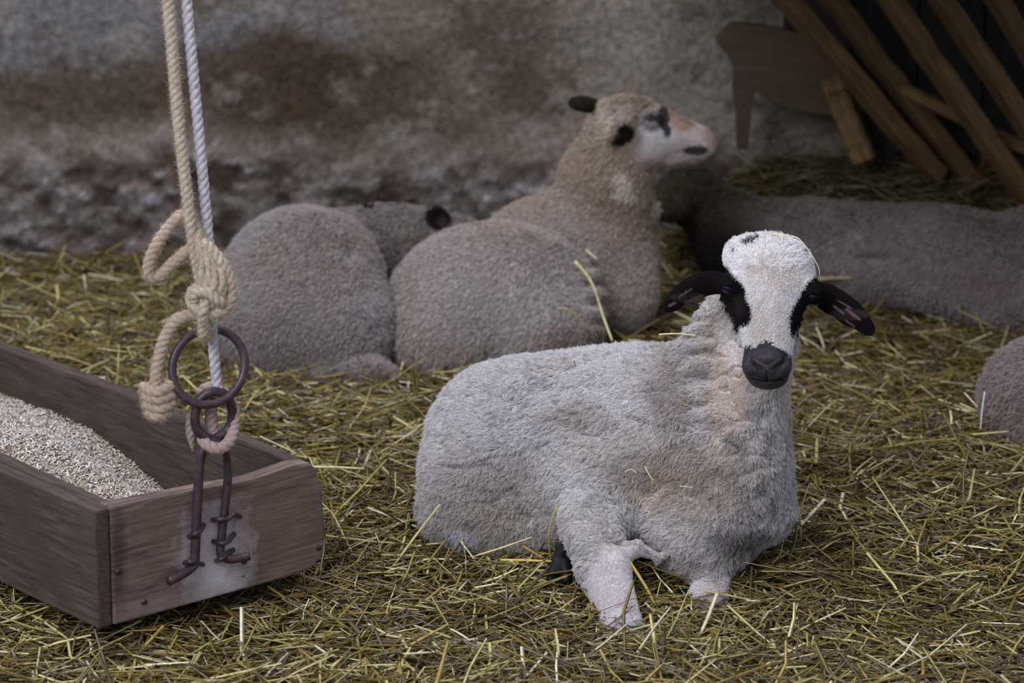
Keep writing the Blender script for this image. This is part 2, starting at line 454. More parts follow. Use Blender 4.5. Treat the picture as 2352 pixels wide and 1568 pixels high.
# ------------------------------------------------------------------ implicit body builder
class Body:
    def __init__(s, lo, hi, h):
        s.lo = np.array(lo, float); s.h = h
        s.n = np.ceil((np.array(hi) - s.lo) / h).astype(int) + 1
        s.F = np.full(tuple(s.n), 0.5, np.float32)
    def _sub(s, lo, hi):
        a = np.clip(np.floor((np.array(lo) - s.lo) / s.h).astype(int), 0, s.n - 1)
        b = np.clip(np.ceil((np.array(hi) - s.lo) / s.h).astype(int) + 1, 1, s.n)
        if np.any(b - a < 2): return None
        ax = [(s.lo[i] + s.h * np.arange(a[i], b[i])).astype(np.float32) for i in range(3)]
        X, Y, Z = ax[0][:, None, None], ax[1][None, :, None], ax[2][None, None, :]
        return tuple(slice(a[i], b[i]) for i in range(3)), X, Y, Z
    def _comb(s, sl, d, k, cut=False):
        f = s.F[sl]
        if cut:
            h = np.clip(0.5 - 0.5 * (f + d) / k, 0, 1)
            s.F[sl] = f * (1 - h) - d * h + k * h * (1 - h)
        else:
            h = np.clip(0.5 + 0.5 * (d - f) / k, 0, 1)
            s.F[sl] = d * (1 - h) + f * h - k * h * (1 - h)
    def cone(s, a, b, ra, rb, k=0.03, cut=False):
        a = np.array(a, float); b = np.array(b, float); m = k + 0.02
        lo = np.minimum(a - ra, b - rb) - m; hi = np.maximum(a + ra, b + rb) + m
        g = s._sub(lo, hi)
        if g is None: return
        sl, X, Y, Z = g
        ab = b - a; L2 = ab @ ab + 1e-12
        t = np.clip(((X - a[0]) * ab[0] + (Y - a[1]) * ab[1] + (Z - a[2]) * ab[2]) / L2, 0, 1)
        d = np.sqrt((X - a[0] - t * ab[0]) ** 2 + (Y - a[1] - t * ab[1]) ** 2 + (Z - a[2] - t * ab[2]) ** 2) - (ra + (rb - ra) * t)
        s._comb(sl, d, k, cut)
    def ell(s, c, r, R=None, k=0.03, cut=False):
        c = np.array(c, float); r = np.array(r, float); m = k + 0.02
        R = np.eye(3) if R is None else R
        e = np.sqrt(((R * r[None, :]) ** 2).sum(1))
        g = s._sub(c - e - m, c + e + m)
        if g is None: return
        sl, X, Y, Z = g
        dx, dy, dz = X - c[0], Y - c[1], Z - c[2]
        k0 = 0; k1 = 0
        for i in range(3):
            u = dx * R[0, i] + dy * R[1, i] + dz * R[2, i]
            k0 = k0 + (u / r[i]) ** 2; k1 = k1 + (u / r[i] ** 2) ** 2
        k0 = np.sqrt(k0); k1 = np.sqrt(k1)
        d = k0 * (k0 - 1) / np.maximum(k1, 1e-6)
        s._comb(sl, d, k, cut)
    # picture-guided wrappers: centre (px, py, Y), radii in picture pixels, depth radius in metres
    def pc(s, a, b, k=0.03, cut=False):
        s.cone(P(*a[:3]), P(*b[:3]), a[3] * mpp(a[1], a[2]), b[3] * mpp(b[1], b[2]), k, cut)
    def pe(s, px, py, Y, rx, rz, ry, rot=0.0, yaw=0.0, pitch=0.0, k=0.03, cut=False):
        """rot turns it clockwise in the picture, yaw swings its x axis in depth"""
        m = mpp(py, Y)
        R = (Matrix.Rotation(math.radians(rot), 3, 'Y') @ Matrix.Rotation(math.radians(yaw), 3, 'Z') @ Matrix.Rotation(math.radians(pitch), 3, 'X'))
        s.ell(P(px, py, Y), (rx * m, ry, rz * m), np.array(R), k, cut)
    def mesh(s):
        F = s.F; ins = F < 0
        nx, ny, nz = F.shape
        c = np.zeros((nx - 1, ny - 1, nz - 1), np.uint8)
        offs = [(i, j, k) for i in (0, 1) for j in (0, 1) for k in (0, 1)]
        for (i, j, k) in offs: c += ins[i:nx - 1 + i, j:ny - 1 + j, k:nz - 1 + k]
        act = np.argwhere((c > 0) & (c < 8))
        vals = np.stack([F[act[:, 0] + i, act[:, 1] + j, act[:, 2] + k] for (i, j, k) in offs], 1)
        acc = np.zeros((len(act), 3)); cnt = np.zeros(len(act))
        O = np.array(offs, float)
        for a in range(8):
            for b in range(a + 1, 8):
                if np.abs(O[a] - O[b]).sum() != 1: continue
                va, vb = vals[:, a], vals[:, b]
                x = (va < 0) != (vb < 0)
                t = np.where(x, va / (va - vb + 1e-20), 0)[:, None]
                acc += np.where(x[:, None], O[a] + (O[b] - O[a]) * t, 0); cnt += x
        V = s.lo + (act + acc / cnt[:, None]) * s.h
        ID = np.full(c.shape, -1, np.int32); ID[act[:, 0], act[:, 1], act[:, 2]] = np.arange(len(act))
        Fc = []
        for ax in range(3):
            o1, o2 = [(1, 2), (2, 0), (0, 1)][ax]
            sl0 = [slice(None)] * 3; sl1 = [slice(None)] * 3
            sl0[ax] = slice(0, -1); sl1[ax] = slice(1, None)
            e = np.argwhere(ins[tuple(sl0)] != ins[tuple(sl1)])
            ok = (e[:, o1] > 0) & (e[:, o2] > 0) & (e[:, o1] < F.shape[o1] - 1) & (e[:, o2] < F.shape[o2] - 1)
            e = e[ok]
            fl_ = ins[e[:, 0], e[:, 1], e[:, 2]]
            def at(d1, d2):
                g = e.copy(); g[:, o1] += d1; g[:, o2] += d2
                return ID[g[:, 0], g[:, 1], g[:, 2]]
            quad = np.stack([at(-1, -1), at(0, -1), at(0, 0), at(-1, 0)], 1)
            quad[~fl_] = quad[~fl_][:, ::-1]
            Fc.append(quad)
        Fc = np.concatenate(Fc)
        # keep the largest sheet of verts only through normals from the field
        G = s.grad(V)
        return V, Fc, G
    def grad(s, V):
        q = (V - s.lo) / s.h
        def samp(q):
            i = np.clip(np.floor(q).astype(int), 0, s.n - 2); f = q - i
            out = 0
            for dx in (0, 1):
                for dy in (0, 1):
                    for dz in (0, 1):
                        w = (f[:, 0] if dx else 1 - f[:, 0]) * (f[:, 1] if dy else 1 - f[:, 1]) * (f[:, 2] if dz else 1 - f[:, 2])
                        out = out + w * s.F[i[:, 0] + dx, i[:, 1] + dy, i[:, 2] + dz]
            return out
        g = np.stack([samp(q + np.eye(3)[a]) - samp(q - np.eye(3)[a]) for a in range(3)], 1)
        return g / (np.linalg.norm(g, axis=1)[:, None] + 1e-9)

def hair(name, V, F, Nrm, n, colf, lenf, combf, rad, clump_n, clump_amt, parent, curl=0.004, lift=0.55, jitter=0.25, pts=5, back=-0.4):
    a, b, c, d = V[F[:, 0]], V[F[:, 1]], V[F[:, 2]], V[F[:, 3]]
    ar = np.linalg.norm(np.cross(c - a, d - b), axis=1) * 0.5
    ctr = (a + b + c + d) / 4
    fn = Nrm[F[:, 0]] + Nrm[F[:, 2]]; fn /= np.linalg.norm(fn, axis=1)[:, None] + 1e-9
    vd = CAM - ctr; vd /= np.linalg.norm(vd, axis=1)[:, None]
    ar = ar * (((fn * vd).sum(1) > back) & (ctr[:, 2] > -0.02))
    L0 = lenf(ctr, fn, project(ctr)); ar = ar * (L0 > 0)
    ar = ar * (1 + 3.0 * (L0 < 0.0095))
    fi = RNG.choice(len(F), n, p=ar / ar.sum())
    u, v = RNG.random(n)[:, None], RNG.random(n)[:, None]
    root = (a[fi] * (1 - u) + b[fi] * u) * (1 - v) + (d[fi] * (1 - u) + c[fi] * u) * v
    nr = Nrm[F[fi, 0]] * ((1 - u) * (1 - v)) + Nrm[F[fi, 1]] * (u * (1 - v)) + Nrm[F[fi, 2]] * (u * v) + Nrm[F[fi, 3]] * ((1 - u) * v)
    nr /= np.linalg.norm(nr, axis=1)[:, None] + 1e-9
    q = project(root)
    L = lenf(root, nr, q) * RNG.uniform(0.7, 1.15, n)
    comb = combf(root, nr, q)
    nz = np.stack([fbm(root, 14, 2, 61), fbm(root, 14, 2, 62), fbm(root, 14, 2, 63)], 1)
    comb = comb + 0.7 * nz
    comb = comb - nr * (comb * nr).sum(1)[:, None]
    comb /= np.linalg.norm(comb, axis=1)[:, None] + 1e-9
    dirs = nr * lift + comb * (1 - lift) + RNG.normal(0, jitter, (n, 3))
    dirs /= np.linalg.norm(dirs, axis=1)[:, None]
    tip = root + dirs * L[:, None]
    # clumps
    ci = RNG.choice(n, clump_n, replace=False)
    cr, ct = root[ci], tip[ci]
    kd = kdtree.KDTree(clump_n)
    for i, p in enumerate(cr): kd.insert(p, i)
    kd.balance()
    near = np.fromiter((kd.find(p)[1] for p in root.tolist()), int, n)
    tgt = ct[near] + (root - cr[near]) * 0.25
    tgt = root + (tgt - root) / (np.linalg.norm(tgt - root, axis=1)[:, None] + 1e-9) * L[:, None]
    T = np.linspace(0, 1, pts)
    pos = np.zeros((n, pts, 3))
    ph = _hash(near, near * 3, near * 7, 5) * 6.28
    s1 = np.cross(dirs, nr); s1 /= np.linalg.norm(s1, axis=1)[:, None] + 1e-9
    for i, t in enumerate(T):
        w = clump_amt * t ** 1.2
        e = tip * (1 - w) + tgt * w
        # leave along the normal, bend over to the tip
        base = root + nr * L[:, None] * 0.45 * t * (1 - t)
        pos[:, i] = base + (e - root) * t
        cu = (curl * t) * (L / (L.max() + 1e-9))
        pos[:, i] += s1 * (np.sin(ph + t * 6.0) * cu)[:, None] + nr * (np.cos(ph + t * 6.0) * cu * 0.6)[:, None]
    pos[:, 0] = root - nr * 0.002
    pos[..., 2] = np.maximum(pos[..., 2], -0.02)
    hc = bpy.data.hair_curves.new(name)
    hc.add_curves([pts] * n)
    hc.points.foreach_set('position', pos.astype(np.float32).ravel())
    rr = np.tile(rad * np.array([1.0, 1.0, 0.9, 0.75, 0.35])[:pts], (n, 1)).astype(np.float32)
    rr *= RNG.uniform(0.7, 1.3, (n, 1)); rr *= np.where(L < 0.009, 0.6, 1)[:, None]
    at = hc.attributes.get('radius') or hc.attributes.new('radius', 'FLOAT', 'POINT')
    at.data.foreach_set('value', rr.ravel().astype(np.float32))
    cc = colf(root, nr, q) * RNG.uniform(0.82, 1.16, (n, 1))
    tone = 1 + 0.14 * (_hash(near, near * 5, near, 9) - 0.5)[:, None]
    c4 = np.ones((n, 4), np.float32); c4[:, :3] = np.clip(cc * tone, 0, 1)
    ca = hc.attributes.new('col', 'FLOAT_COLOR', 'CURVE')
    ca.data.foreach_set('color', c4.ravel())
    hc.materials.append(M_WOOL)
    o = bpy.data.objects.new(name, hc); COL.objects.link(o)
    o.parent = parent
    return o

def finish_body(name, body, colf, disp, wet=None):
    V, F, G = body.mesh()
    q = project(V)
    V = V + G * disp(V, q)[:, None]
    cc = np.clip(colf(V, G, q), 0, 1)
    if wet is not None: cc = np.concatenate([cc, 1 - wet(V, q)[:, None]], 1)
    o = mesh_obj(name, V, F, M_FLEECE, col=cc)
    return o, V, F, G

def eyeball(px, py, Y, rpx, parent, mat_=None):
    c = P(px, py, Y); r = rpx * mpp(py, Y)
    v, f = [], []
    nu, nv = 20, 12
    for j in range(nv + 1):
        for i in range(nu):
            th = math.pi * j / nv; ph = 2 * math.pi * i / nu
            v.append(c + r * np.array([math.sin(th) * math.cos(ph), math.sin(th) * math.sin(ph), math.cos(th)]))
    for j in range(nv):
        for i in range(nu):
            f.append((j * nu + i, (j + 1) * nu + i, (j + 1) * nu + (i + 1) % nu, j * nu + (i + 1) % nu))
    return mesh_obj('eye', v, f, mat_ or M_EYE, parent)

WOOL_GREY = srgb(208, 202, 202); WOOL_BEIGE = srgb(202, 188, 174); WOOL_BROWN = srgb(158, 140, 126)
FACE_WHITE = srgb(234, 227, 224); BLACK = srgb(30, 24, 25)

# ================================================================== sheep in front
def crop(pts): return [(1500 + x * 0.2871, 500 + y * 0.2871) for x, y in pts]
EYEP_L = crop([(540, 400), (600, 385), (640, 460), (700, 520), (740, 560), (745, 640), (780, 700), (795, 760), (780, 840), (740, 870), (700, 860), (680, 930), (655, 910), (640, 830), (610, 740), (560, 680), (500, 640), (490, 420)])
EYEP_R = crop([(1290, 465), (1340, 500), (1360, 700), (1270, 700), (1215, 780), (1170, 880), (1110, 970), (1090, 900), (1085, 800), (1100, 740), (1150, 660), (1180, 600), (1230, 520)])
MUZZ = crop([(900, 975), (960, 1000), (1000, 1040), (1060, 1070), (1110, 1110), (1140, 1180), (1130, 1260), (1080, 1350), (1000, 1420), (900, 1430), (800, 1400), (730, 1330), (670, 1220), (660, 1160), (680, 1090), (740, 1030), (790, 1010), (805, 1045), (850, 1010)])
POLL = [crop([(720, 215), (740, 190), (850, 155), (862, 180), (800, 215), (740, 235)]), crop([(635, 255), (670, 255), (668, 290), (640, 292)]), crop([(1170, 255), (1205, 250), (1205, 300), (1180, 290)])]
Y_SPLIT = 5.16

b = Body((-0.28, 4.62, -0.06), (0.76, 5.78, 0.66), 0.0031)
b.pe(1175, 1022, 5.42, 205, 198, 0.20, k=0.05)
b.pe(1290, 1000, 5.38, 195, 184, 0.19, k=0.06)
b.pe(1430, 1005, 5.32, 205, 212, 0.20, rot=2, k=0.07)
b.pe(1076, 1130, 5.30, 116, 152, 0.13, rot=-8, k=0.06)
b.pe(1165, 1200, 5.24, 205, 90, 0.10, rot=4, k=0.05)         # thigh on the ground
b.pe(1590, 1050, 5.22, 222, 220, 0.19, k=0.06)
b.pe(1680, 1080, 5.13, 132, 175, 0.15, k=0.05)
b.pe(1400, 1130, 5.18, 150, 120, 0.12, rot=10, k=0.05)         # shoulder
b.pe(1610, 1220, 5.06, 130, 122, 0.11, rot=-8, k=0.05)        # brisket
b.pe(1752, 1170, 5.13, 74, 78, 0.08, k=0.04)
b.pc((1560, 960, 5.28, 165), (1665, 900, 5.24, 132), k=0.06)    # neck base
b.pc((1665, 950, 5.22, 135), (1716, 800, 5.19, 103), k=0.05)
b.pc((1716, 810, 5.19, 101), (1752, 690, 5.13, 96), k=0.03)
b.pc((1715, 940, 5.12, 88), (1735, 860, 5.10, 70), k=0.04)      # throat
# front leg folded on its knee
b.pc((1358, 1205, 5.05, 80), (1385, 1310, 4.93, 60), k=0.045)
b.pc((1655, 715, 5.19, 42), (1612, 850, 5.22, 62), k=0.04)
b.pc((1612, 850, 5.22, 62), (1590, 960, 5.22, 90), k=0.05)
b.pc((1385, 1310, 4.93, 58), (1446, 1464, 4.765, 36), k=0.02)
b.pc((1430, 1445, 4.78, 38), (1385, 1420, 4.92, 34), k=0.02)
b.pc((1400, 1280, 4.975, 32), (1462, 1256, 4.965, 18), k=0.02)
b.pc((1462, 1256, 4.965, 18), (1512, 1282, 4.97, 14), k=0.02)    # skin fold to the brisket
b.pc((1640, 1330, 4.98, 40), (1628, 1370, 4.93, 38), k=0.02)    # other knee
b.pc((1628, 1370, 4.93, 38), (1590, 1385, 4.99, 26), k=0.02)
# head
b.pe(1771, 640, 5.05, 101, 86, 0.085, rot=4, k=0.02)
b.pe(1766, 600, 5.07, 86, 56, 0.075, rot=4, k=0.02)
b.pe(1704, 586, 5.085, 38, 34, 0.04, rot=-30, k=0.02)
b.pc((1770, 690, 5.00, 78), (1764, 800, 4.95, 53), k=0.02)
b.pe(1761, 838, 4.945, 57, 50, 0.040, k=0.012)
b.pe(1764, 866, 4.955, 46, 27, 0.033, k=0.010)
b.pc((1760, 742, 5.04, 64), (1764, 850, 4.985, 40), k=0.02)
for sx, ey in ((1683, 652), (1858, 668)):
    b.pe(sx, ey, 4.995, 26, 24, 0.020, k=0.014)
for ex, ey in ((1672, 660), (1863, 679)):
    b.pe(ex, ey, 4.972, 12, 8.5, 0.018, rot=12, k=0.003, cut=True)
    b.pc((ex - 15, ey - 6, 4.976, 4), (ex + 13, ey - 9, 4.974, 4), k=0.004)
# nostrils, nose split, mouth
b.pe(1761, 822, 4.912, 34, 16, 0.014, k=0.012)
b.pe(1727, 842, 4.925, 20, 22, 0.018, k=0.010)
b.pe(1797, 842, 4.925, 20, 22, 0.018, k=0.010)
for sx in (-1, 1):
    b.pc((1761 + sx * 40, 824, 4.914, 4.5), (1761 + sx * 31, 838, 4.905, 7), k=0.003, cut=True)
    b.pc((1761 + sx * 31, 838, 4.905, 7), (1761 + sx * 17, 849, 4.900, 4.5), k=0.003, cut=True)
    b.pc((1761, 875, 4.9155, 3.6), (1761 + sx * 28, 871, 4.920, 3.6), k=0.003, cut=True)
    b.pc((1761 + sx * 28, 871, 4.920, 3.6), (1761 + sx * 51, 860, 4.940, 3.2), k=0.003, cut=True)
b.pc((1761, 850, 4.9005, 2.6), (1761, 874, 4.914, 2.6), k=0.003, cut=True)
# ears
b.pc((1672, 655, 5.03, 22), (1640, 648, 5.05, 22), k=0.012)
b.pe(1618, 652, 5.045, 44, 27, 0.012, rot=-12, yaw=8, k=0.010)
b.pe(1580, 668, 5.035, 42, 26, 0.010, rot=-30, yaw=8, k=0.010)
b.pe(1549, 692, 5.025, 32, 19, 0.008, rot=-40, yaw=8, k=0.008)
b.pe(1590, 676, 5.015, 44, 10, 0.006, rot=-27, yaw=8, k=0.006, cut=True)
b.pc((1868, 672, 5.03, 24), (1892, 676, 5.05, 24), k=0.012)
b.pe(1912, 690, 5.045, 44, 31, 0.012, rot=24, yaw=-8, k=0.010)
b.pe(1950, 716, 5.035, 44, 30, 0.010, rot=38, yaw=-8, k=0.010)
b.pe(1982, 742, 5.025, 34, 19, 0.008, rot=48, yaw=-8, k=0.008)
b.pe(1944, 716, 5.015, 46, 11, 0.006, rot=37, yaw=-8, k=0.006, cut=True)

def seg2(q, x0, y0, x1, y1):
    d_ = np.array([x1 - x0, y1 - y0], float); t_ = np.clip(((q - [x0, y0]) @ d_) / (d_ @ d_), 0, 1)
    return np.linalg.norm(q - [x0, y0] - t_[:, None] * d_, axis=1)

def is_head(p, q):
    lim = np.where(q[:, 1] < 700, 5.13, np.where(q[:, 1] < 790, 5.085, 5.035))
    return ((q[:, 1] < 905) & (q[:, 0] > 1500) & (p[:, 1] < lim) & ((q[:, 0] > 1690) | (q[:, 1] < 720))).astype(float)

def leg_mask(q):
    e = blob(q, 1412, 1370, 74, 112, 0.2)
    e2 = blob(q, 1625, 1370, 60, 35, 0.3)
    return np.clip(e + e2, 0, 1)

def col1(p, n, q):
    w = fbm(p, 9, 3, 71)
    c = mix(WOOL_GREY, WOOL_BEIGE, np.clip(0.25 + 0.5 * w, 0, 1))
    qq = q + np.stack([28 * fbm(p, 16, 2, 72), 24 * fbm(p, 16, 2, 73)], -1)
    c = mix(c, srgb(222, 204, 190), 0.9 * blob(qq, 1688, 850, 62, 175, 0.4))
    c = mix(c, srgb(204, 184, 166), 0.4 * blob(qq, 1648, 880, 22, 120, 0.6))
    c = mix(c, srgb(238, 228, 224), 0.85 * blob(qq, 1680, 770, 24, 80, 0.4))      # pale tan throat
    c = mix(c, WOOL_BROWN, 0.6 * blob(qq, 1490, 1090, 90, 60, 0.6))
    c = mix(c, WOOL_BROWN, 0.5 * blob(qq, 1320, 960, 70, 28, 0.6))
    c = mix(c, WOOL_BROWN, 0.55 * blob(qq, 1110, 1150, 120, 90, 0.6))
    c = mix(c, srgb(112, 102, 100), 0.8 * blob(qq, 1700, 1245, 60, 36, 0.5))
    c = mix(c, c * 0.68, sstep(-fbm(p, 38, 2, 94), 0.05, 0.4) * blob(q, 1720, 1080, 130, 160, 0.4))  # shade in the grooves between chest locks painted into the colour
    c = mix(c, c * 0.68, sstep(-np.sin(q[:, 1] / 7.0 + 5 * fbm(p, 10, 2, 93)), 0.2, 0.9) * blob(q, 1605, 850, 34, 130, 0.5))  # neck ridges: groove shade painted in, same wave as the relief
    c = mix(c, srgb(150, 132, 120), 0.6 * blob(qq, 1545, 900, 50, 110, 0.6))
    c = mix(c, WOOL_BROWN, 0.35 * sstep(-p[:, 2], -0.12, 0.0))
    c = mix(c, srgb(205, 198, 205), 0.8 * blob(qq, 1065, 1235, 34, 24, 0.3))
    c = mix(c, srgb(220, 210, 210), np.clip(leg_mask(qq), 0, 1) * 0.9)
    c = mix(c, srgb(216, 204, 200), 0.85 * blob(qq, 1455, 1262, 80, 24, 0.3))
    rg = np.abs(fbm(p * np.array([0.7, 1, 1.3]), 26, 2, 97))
    c = mix(c, c * 0.78, (1 - sstep(rg, 0.0, 0.12)) * (1 - np.clip(leg_mask(q), 0, 1)))  # crevice shade painted along the wool creases
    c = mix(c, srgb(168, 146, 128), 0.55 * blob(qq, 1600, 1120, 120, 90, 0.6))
    def seg(x0, y0, x1, y1, w_):
        d_ = np.array([x1 - x0, y1 - y0], float); t_ = np.clip(((q - [x0, y0]) @ d_) / (d_ @ d_), 0, 1)
        return 1 - sstep(np.linalg.norm(q - [x0, y0] - t_[:, None] * d_, axis=1), w_ * 0.4, w_)
    mk = np.maximum.reduce([seg(1462, 1128, 1492, 1155, 9), seg(1492, 1155, 1499, 1188, 8), seg(1492, 1155, 1528, 1122, 9), seg(1640, 1010, 1680, 985, 7)])
    c = mix(c, srgb(222, 204, 188), 0.8 * mk * (p[:, 1] < 5.2))
    h = is_head(p, q)
    hc = mix(FACE_WHITE, srgb(196, 174, 154), 0.75 * np.clip(0.55 * blob(q, 1745, 625, 28, 30, .6) + 0.5 * blob(q, 1800, 640, 30, 30, .6) + 0.5 * blob(q, 1745, 750, 22, 60, .6) + 0.35 * blob(q, 1790, 740, 18, 60, .6), 0, 0.8))
    c = mix(c, hc, h)
    jq = q + RNG.normal(0, 2.6, q.shape)
    front = (p[:, 1] < 5.13)
    blk = (in_poly(jq, EYEP_L) | in_poly(jq, EYEP_R)) & front
    bm = in_poly(jq, MUZZ) & (p[:, 1] < 5.04)
    pl = (in_poly(jq, POLL[0]) | in_poly(jq, POLL[1]) | in_poly(jq, POLL[2])) & front
    ear = (((q[:, 0] < 1656) & (q[:, 1] < 730) & (q[:, 0] > 1500) & (p[:, 1] < 5.09)) | ((q[:, 0] > 1878) & (q[:, 1] > 600) & (q[:, 1] < 800)))
    c = mix(c, BLACK, blk | ear)
    c = mix(c, srgb(38, 35, 42), bm)
    vy = 838 - 0.55 * (28 - np.abs(q[:, 0] - 1761).clip(0, 28)) * -1
    vband = bm * (1 - sstep(np.abs(q[:, 1] - (826 + 0.55 * (30 - np.abs(q[:, 0] - 1761)))), 2, 6)) * (np.abs(q[:, 0] - 1761) < 32)
    c = mix(c, srgb(112, 98, 92), 0.85 * vband)
    c = mix(c, srgb(74, 62, 62), bm * 0.6 * sstep(fbm(p, 120, 2, 77), 0.05, 0.5))
    adx = np.abs(q[:, 0] - 1761)
    nost = (((adx - 28) / 12) ** 2 + ((q[:, 1] - 838 + (adx - 28) * 0.9) / 6.5) ** 2) < 1
    lips = (np.abs(q[:, 1] - (875 - 15 * (adx / 51) ** 2)) < 2.6) | ((adx < 2) & (q[:, 1] > 850) & (q[:, 1] < 874))
    c = mix(c, srgb(12, 10, 12), bm * (nost | (lips & (adx < 52))))
    c = mix(c, srgb(60, 50, 50), (in_poly(q, EYEP_L) & (q[:, 1] > 672) & front) * 0.7 * blob(q, 1690, 700, 20, 30, .5))
    c = mix(c, srgb(70, 64, 66), pl)
    # pinkish bare streaks inside the ears
    st_ = ear & ((seg2(q, 1575, 694, 1612, 678) < 3.5) | (seg2(q, 1560, 682, 1590, 662) < 1.8) | (seg2(q, 1537, 702, 1552, 694) < 3) | (seg2(q, 1915, 703, 1936, 718) < 3) | (seg2(q, 1944, 710, 1972, 732) < 3.5) | (seg2(q, 1925, 690, 1955, 708) < 1.6) | (seg2(q, 1940, 734, 1962, 748) < 2))
    inner = ear & ((blob(q, 1588, 682, 46, 11, .3) > .5) | (blob(q, 1948, 722, 48, 13, .3) > .5))
    c = mix(c, srgb(62, 50, 52), inner * 0.8)
    c = mix(c, srgb(140, 116, 118), st_ * 0.7)
    return c

def len1(p, n, q):
    h = is_head(p, q)
    L = 0.0125 + 0.004 * fbm(p, 6, 2, 81)
    L = L + 0.006 * blob(q, 1600, 860, 50, 140, 0.5)           # ridged neck wool
    L = L * (1 - 0.74 * np.clip(leg_mask(q), 0, 1)) * (1 - 0.62 * blob(q, 1692, 850, 52, 160, 0.4)) * (1 - 0.75 * blob(q, 1455, 1264, 80, 30, .3))
    face = 0.0045 + 0.008 * blob(q, 1770, 570, 105, 45, 0.5)
    L = np.where(h > 0.5, face, L)
    blk = in_poly(q, MUZZ) & (p[:, 1] < 5.04)
    ear = (((q[:, 0] < 1656) & (q[:, 1] < 730) & (q[:, 0] > 1500) & (p[:, 1] < 5.09)) | ((q[:, 0] > 1878) & (q[:, 1] > 600) & (q[:, 1] < 800)))
    L = np.where(ear, 0.0028, L)
    eye = (blob(q, 1671, 659, 13, 9, .1) > .5) | (blob(q, 1863, 678, 11, 9, .1) > .5)
    L = np.where((in_poly(q, EYEP_L) | in_poly(q, EYEP_R)) & (h > .5), 0.003, L)
    L = np.where(blk | (eye & (h > .5)), 0.0, L)
    return L

def comb1(p, n, q):
    c = np.tile(np.array([-0.45, 0.15, -0.75]), (len(p), 1))
    h = is_head(p, q)
    up = (q[:, 1] < 640)
    face = np.where(up[:, None], np.stack([(q[:, 0] - 1770) / 110, np.zeros(len(p)), (620 - q[:, 1]) / 60], 1), np.stack([(q[:, 0] - 1768) / 160, np.zeros(len(p)), -np.ones(len(p))], 1))
    c = mix(c, face, h)
    nk = blob(q, 1600, 860, 60, 150, 0.5)
    c = mix(c, np.tile(np.array([-0.9, -0.1, -0.1]), (len(p), 1)), nk)
    return c

def disp1(p, q):
    h = is_head(p, q)
    d = 0.0045 * fbm(p, 20, 3, 91) + 0.004 * fbm(p, 7, 2, 92)
    rg = np.abs(fbm(p * np.array([0.7, 1, 1.3]), 26, 2, 97))
    d = d - 0.005 * (1 - sstep(rg, 0.0, 0.13))
    # wool ridges on the neck and chest
    r = np.sin(q[:, 1] / 7.0 + 5 * fbm(p, 10, 2, 93))
    d = d + 0.006 * r * blob(q, 1605, 850, 34, 130, 0.5)
    d = d + 0.0065 * fbm(p, 38, 2, 94) * blob(q, 1720, 1080, 130, 160, 0.4)
    for x0, x1 in ((1664, 1700), (1684, 1716)):
        cx_ = x0 + (x1 - x0) * (q[:, 1] - 720) / 150
        d = d - 0.0035 * np.exp(-((q[:, 0] - cx_) / 7) ** 2) * sstep(q[:, 1], 700, 740) * (1 - sstep(q[:, 1], 820, 880))
    return d * (1 - h) * (1 - 0.85 * np.clip(leg_mask(q), 0, 1)) - 0.006 * (1 - h) * (1 - leg_mask(q))

s1 = empty('sheep', tuple(P(1400, 1270, 5.2) * np.array([1, 1, 0])))
tag(s1, 'pale woolly sheep lying in front, white face with black eye patches turned to the viewer', 'sheep', 'sheep resting in the straw')
def keep_world(o, par):
    o.parent = par; o.matrix_parent_inverse = Matrix.Translation(-Vector(par.location))
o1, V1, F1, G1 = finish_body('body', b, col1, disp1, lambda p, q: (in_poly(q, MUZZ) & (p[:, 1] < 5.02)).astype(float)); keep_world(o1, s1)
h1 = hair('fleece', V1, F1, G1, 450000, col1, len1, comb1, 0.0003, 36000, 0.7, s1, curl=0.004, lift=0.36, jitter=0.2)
h1.matrix_parent_inverse = Matrix.Translation(-Vector(s1.location))
for e in (eyeball(1672, 660, 4.989, 14, s1), eyeball(1863, 679, 4.989, 13.5, s1)):
    e.matrix_parent_inverse = Matrix.Translation(-Vector(s1.location)); e['label'] = 'dark glossy eye'
hb = Body((0.02, 4.86, -0.03), (0.16, 5.16, 0.12), 0.003)
hb.pc((1310, 1252, 5.10, 24), (1280, 1300, 5.04, 21), k=0.01)
hb.pc((1280, 1298, 5.04, 20), (1266, 1330, 5.01, 13), k=0.008)
hb.pc((1298, 1300, 5.03, 20), (1302, 1334, 5.0, 13), k=0.005)
hV, hF, hG = hb.mesh()
hf = mesh_obj('hoof', hV, hF, M_HOOF, s1); hf.matrix_parent_inverse = Matrix.Translation(-Vector(s1.location)); hf['label'] = 'black hind hoof showing under the belly'

# ================================================================== sheep with raised head, behind
G_W = srgb(168, 156, 150); G_T = srgb(158, 138, 120)
b = Body((-0.36, 6.15, -0.06), (0.56, 7.25, 0.72), 0.0065)
b.pe(1140, 702, 6.62, 246, 188, 0.22, rot=0, k=0.05)
b.pe(1245, 768, 6.50, 138, 112, 0.14, k=0.04)
b.pe(1025, 775, 6.52, 128, 112, 0.14, k=0.05)
b.pe(1285, 620, 6.84, 208, 174, 0.19, rot=-6, k=0.018)
b.pe(1395, 620, 6.84, 108, 125, 0.14, k=0.05)
b.pe(1430, 680, 6.74, 78, 82, 0.08, k=0.04)
b.pc((1365, 560, 6.84, 128), (1392, 410, 6.82, 98), k=0.05)
b.pc((1392, 410, 6.82, 98), (1425, 305, 6.80, 76), k=0.03)
b.pe(1450, 290, 6.80, 88, 62, 0.075, rot=12, k=0.025)
b.pe(1480, 325, 6.80, 62, 58, 0.06, rot=10, k=0.02)
b.pc((1500, 300, 6.80, 60), (1600, 322, 6.80, 34), k=0.02)
b.pe(1604, 325, 6.80, 42, 30, 0.034, rot=22, k=0.014)
